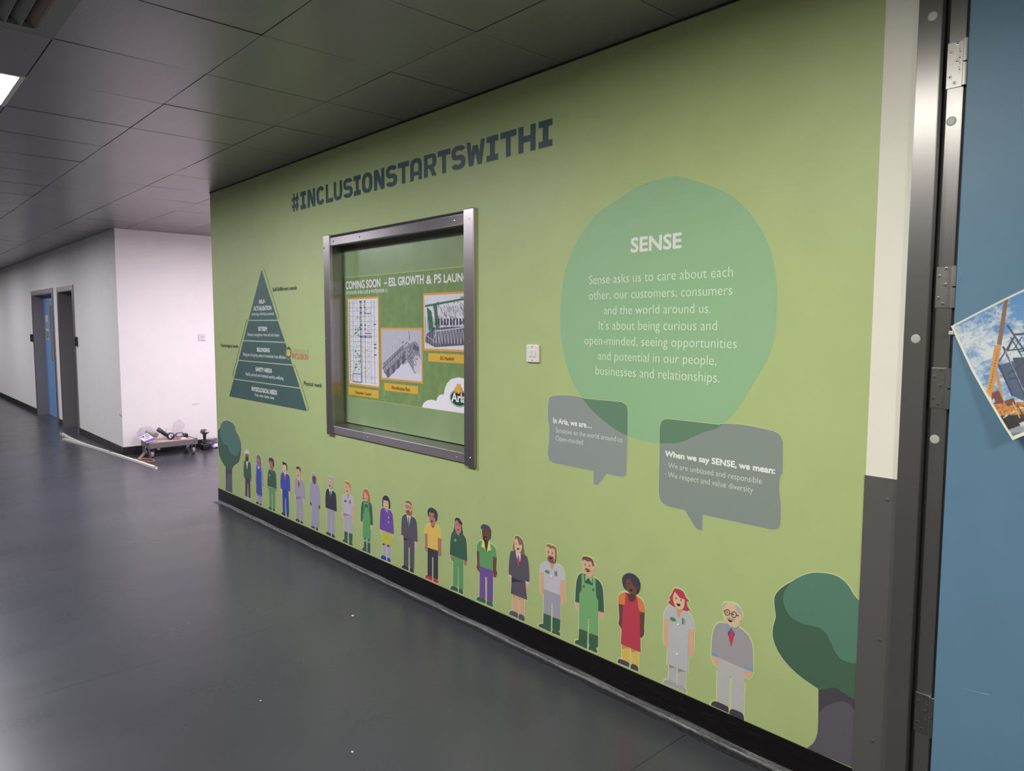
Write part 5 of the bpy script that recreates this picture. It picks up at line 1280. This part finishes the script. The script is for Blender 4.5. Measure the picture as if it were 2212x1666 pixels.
# round tape / drum with white label
t = thing('tape_reel', 'black reel with round white label standing in the middle of the trolley', 'reel', (-9.2, .44, ZD))
b = MB(); b.lathe((-9.245, .448, ZD + .043), (1, -.15, .12), [(0, .030), (.004, .043), (.05, .043), (.056, .032)], 26); b.build('reel', mat('reel_black', '#232025', 0.35), t, smooth=True)
cx_ = Vector((-9.245, .448, ZD + .043)) + Vector((1, -.15, .12)).normalized() * .0575
MB().cyl(cx_, cx_ + Vector((.0012, 0, 0)), .026, n=22).build('label', mat('reel_label', '#cfc8d0', 0.5), t)
MB().cyl(cx_ + Vector((.0012, 0, 0)), cx_ + Vector((.0025, 0, 0)), .010, n=16).build('hub', mat('reel_hub', '#5b5560', 0.5), t)
t = thing('plastic_nozzle', 'small clear plastic funnel top standing behind the black reel', 'container', (-9.33, .44, ZD))
MB().lathe((-9.34, .432, ZD), (0, 0, 1), [(0, .04), (.06, .035), (.085, .012), (.125, .009), (.128, .004)], 18).build('funnel', M_CLEAR, t, smooth=True)
# big clear bottle, dented, leaning
t = thing('water_bottle', 'large empty clear plastic water bottle leaning at the right of the trolley', 'bottle', (-9.28, .56, ZD))
ax = Vector((.0, .22, 1)).normalized()
MB().lathe((-9.335, .548, ZD + .018), ax, [(0, .05), (.008, .062), (.05, .064), (.06, .058), (.07, .064), (.10, .060), (.115, .066), (.16, .062), (.185, .045), (.20, .020), (.215, .018)], 26, sq=lambda h, a_: 1 + .06 * math.sin(3 * a_ + h * 40)).build('body', M_CLEAR, t, smooth=True)
t = thing('cable_coil', 'dark grey coil of cable lying in front of the foot of the water bottle', 'cable', (-9.24, .555, ZD))
pts = [(-9.235 + .014 * math.cos(a_ * .9), .555 + (.046 + .006 * math.sin(a_ * .37)) * math.cos(a_), ZD + .05 + .026 * math.sin(a_)) for a_ in [i * .33 for i in range(76)]]
MB().tube(pts, .007, 6).build('coil', mat('cable_grey', '#5d5a68', 0.5), t)
t = thing('red_wire', 'tangle of red and white wire at the front of the trolley under the bottle', 'wire', (-9.15, .5, ZD)); rr = random.Random(9)
MB().tube([(-9.16 + rr.uniform(-.03, .03), .47 + i * .0028 + rr.uniform(-.02, .02), ZD + .006 + rr.uniform(0, .016)) for i in range(34)], .0035, 6).build('wire', mat('wire_red', '#b5655f', 0.5), t)
crumple((-9.13, .56, ZD + .014), .022, 12, 14, 8, (1, 1.4, .6)).build('tissue', mat('tissue_white', '#e0d6dc', 0.7), t)
t = thing('black_box', 'small black box at the back right of the trolley', 'box', (-9.3, .645, ZD))
MB().rbox(-9.34, -9.27, .628, .668, ZD, ZD + .05, .006).build('case', mat('box_black', '#231d20', 0.5), t)
t = thing('wood_offcut', 'pale brown wood offcut lying flat on the trolley deck', 'offcut', (-9.2, .43, ZD))
MB().rbox(-9.17, -9.10, .30, .62, ZD - .0015, ZD + .0045, .001).build('board', mat('offcut_wood', '#c4a690', 0.6), t)

# cordless driver standing on its battery
dp = at_z(443.5, 971, 0.0)
dr = thing('cordless_driver', 'black and grey cordless driver standing on its battery right of the trolley', 'power tool', (dp.x, dp.y, 0))
cx_, cy_ = dp.x, dp.y
MB().rbox(cx_ - .05, cx_ + .05, cy_ - .042, cy_ + .042, 0, .052, .010).build('battery', mat('driver_black', '#121015', 0.35), dr)
MB().rbox(cx_ - .052, cx_ + .046, cy_ - .046, cy_ + .046, .050, .074, .010).build('foot', mat('driver_dark', '#221f26', 0.35), dr)
MB().lathe((cx_ - .006, cy_, .070), (-.06, .0, 1), [(0, .026), (.02, .020), (.06, .018), (.10, .019), (.135, .023)], 18).build('grip', mat('driver_grip', '#28252c', 0.5), dr, smooth=True)
b = MB(); b.lathe((cx_ - .075, cy_ - .004, .222), (1, .1, .06), [(0, .022), (.006, .032), (.06, .034), (.10, .032), (.118, .026)], 22); b.build('motor_housing', mat('driver_grey', '#4a484d', 0.35), dr, smooth=True)
MB().lathe((cx_ + .042, cy_ + .008, .229), (1, .1, .06), [(0, .026), (.012, .024), (.035, .018), (.05, .012)], 20).build('chuck', mat('driver_silver', '#c4c0c6', 0.25, 0.6), dr, smooth=True)
# bag on the floor
bp = at_z(462, 968, 0.0)
t = thing('plastic_bag', 'crumpled clear plastic bag with purple print on the floor right of the driver', 'bag', (bp.x, bp.y, 0))
crumple((bp.x - .06, bp.y + .02, .07), .10, 21, sq=(.7, 1.15, .62)).build('film', M_CLEAR, t)
crumple((bp.x - .02, bp.y - .03, .045), .045, 22, 16, 10, (.8, .9, .8)).build('purple_print', mat('bag_purple', '#4d3468', 0.4), t)
crumple((bp.x + .0, bp.y + .03, .03), .04, 23, 16, 10, (.8, 1.5, .6)).build('white_print', mat('bag_white', '#d6cfda', 0.5), t)

# lengths of white trunking on the floor
M_TRUNK = mat('trunking_white', '#cfccc2', 0.4)
def trunking(a_, c_, wd, ht, label, bowed=0.0, lid=False):
    a_, c_ = Vector(a_), Vector(c_); a_.z = c_.z = 0
    t_ = thing('trunking_length', label, 'trunking', tuple(a_), 'lengths of white trunking on the floor')
    d = (c_ - a_); s_ = Vector((-d.y, d.x, 0)).normalized(); n = 26; b1 = MB(); V_, F_ = [], []
    for i in range(n + 1):
        f_ = i / n; p = a_ + d * f_ + s_ * (bowed * math.sin(PI * f_))
        for x_, z_ in ((-wd / 2, 0), (-wd / 2, ht), (-wd / 2 + .003, ht), (-wd / 2 + .003, .003), (wd / 2 - .003, .003), (wd / 2 - .003, ht), (wd / 2, ht), (wd / 2, 0)): V_.append(p + s_ * x_ + Vector((0, 0, z_ + .0005)))
    for i in range(n):
        for k in range(8): F_.append((i * 8 + k, i * 8 + (k + 1) % 8, i * 8 + 8 + (k + 1) % 8, i * 8 + 8 + k))
    F_ += [(7, 4, 3, 0), (3, 2, 1, 0), (7, 6, 5, 4)]; F_ += [tuple(n * 8 + k for k in q) for q in ((0, 3, 4, 7), (0, 1, 2, 3), (4, 5, 6, 7))]
    b1.add(V_, F_).build('channel', M_TRUNK, t_)
    if lid:
        V_, F_ = [], []
        for i in range(n + 1):
            f_ = .02 + .96 * i / n; p = a_ + d * f_ + s_ * (bowed * math.sin(PI * f_))
            for x_, z_ in ((-wd / 2 - .001, ht), (-wd / 2 - .001, ht + .003), (wd / 2 + .001, ht + .003), (wd / 2 + .001, ht)): V_.append(p + s_ * x_ + Vector((0, 0, z_ + .0005)))
        for i in range(n):
            for k in range(4): F_.append((i * 4 + k, i * 4 + (k + 1) % 4, i * 4 + 4 + (k + 1) % 4, i * 4 + 4 + k))
        F_ += [(3, 2, 1, 0), tuple(n * 4 + k for k in range(4))]
        MB().add(V_, F_).build('lid', M_TRUNK, t_)
    return t_
zt = lambda x, y: at_z(120 + x / 5.53, 880 + y / 5.53, 0)
trunking(zt(95, 385), zt(1205, 738), .030, .020, 'longest white trunking length lying diagonally on the floor before the corner', .02, True)
trunking(zt(68, 318), zt(655, 550), .036, .022, 'shorter white open trunking length behind the longest one', -.05)
eb = zt(660, 552)
t = thing('cable_end', 'small dark cable end poking out of the shorter trunking length', 'cable', (eb.x, eb.y, 0))
MB().tube([(eb.x - .05, eb.y - .005, .016), (eb.x, eb.y, .018), (eb.x + .03, eb.y + .004, .016)], .010).build('cable', mat('cable_dark', '#403a3a', 0.5), t)
fs = zt(178, 405)
# crumbs of plaster on the floor
for (u, v), r, lb in (((762, 1332), .008, 'white plaster crumb on the open dark floor'), ((1059, 1355), .013, 'white plaster crumb against the skirting under the slate suited woman'), ((761, 1626), .005, 'tiny white crumb near the bottom edge of the floor'), ((563, 1515), .004, 'tiny white crumb on the dark floor left of the bottom centre')):
    p = at_z(u, v, 0)
    o = crumple((p.x, p.y, r * .5 + (.004 if v == 1355 else 0)), r, int(u), 10, 6, (1, .8, .5)).build('plaster_crumb', mat('plaster_white', '#c9c8c4', 0.8), None, (p.x, p.y, 0))
    tag(o, lb, 'crumb', 'plaster crumbs on the floor')
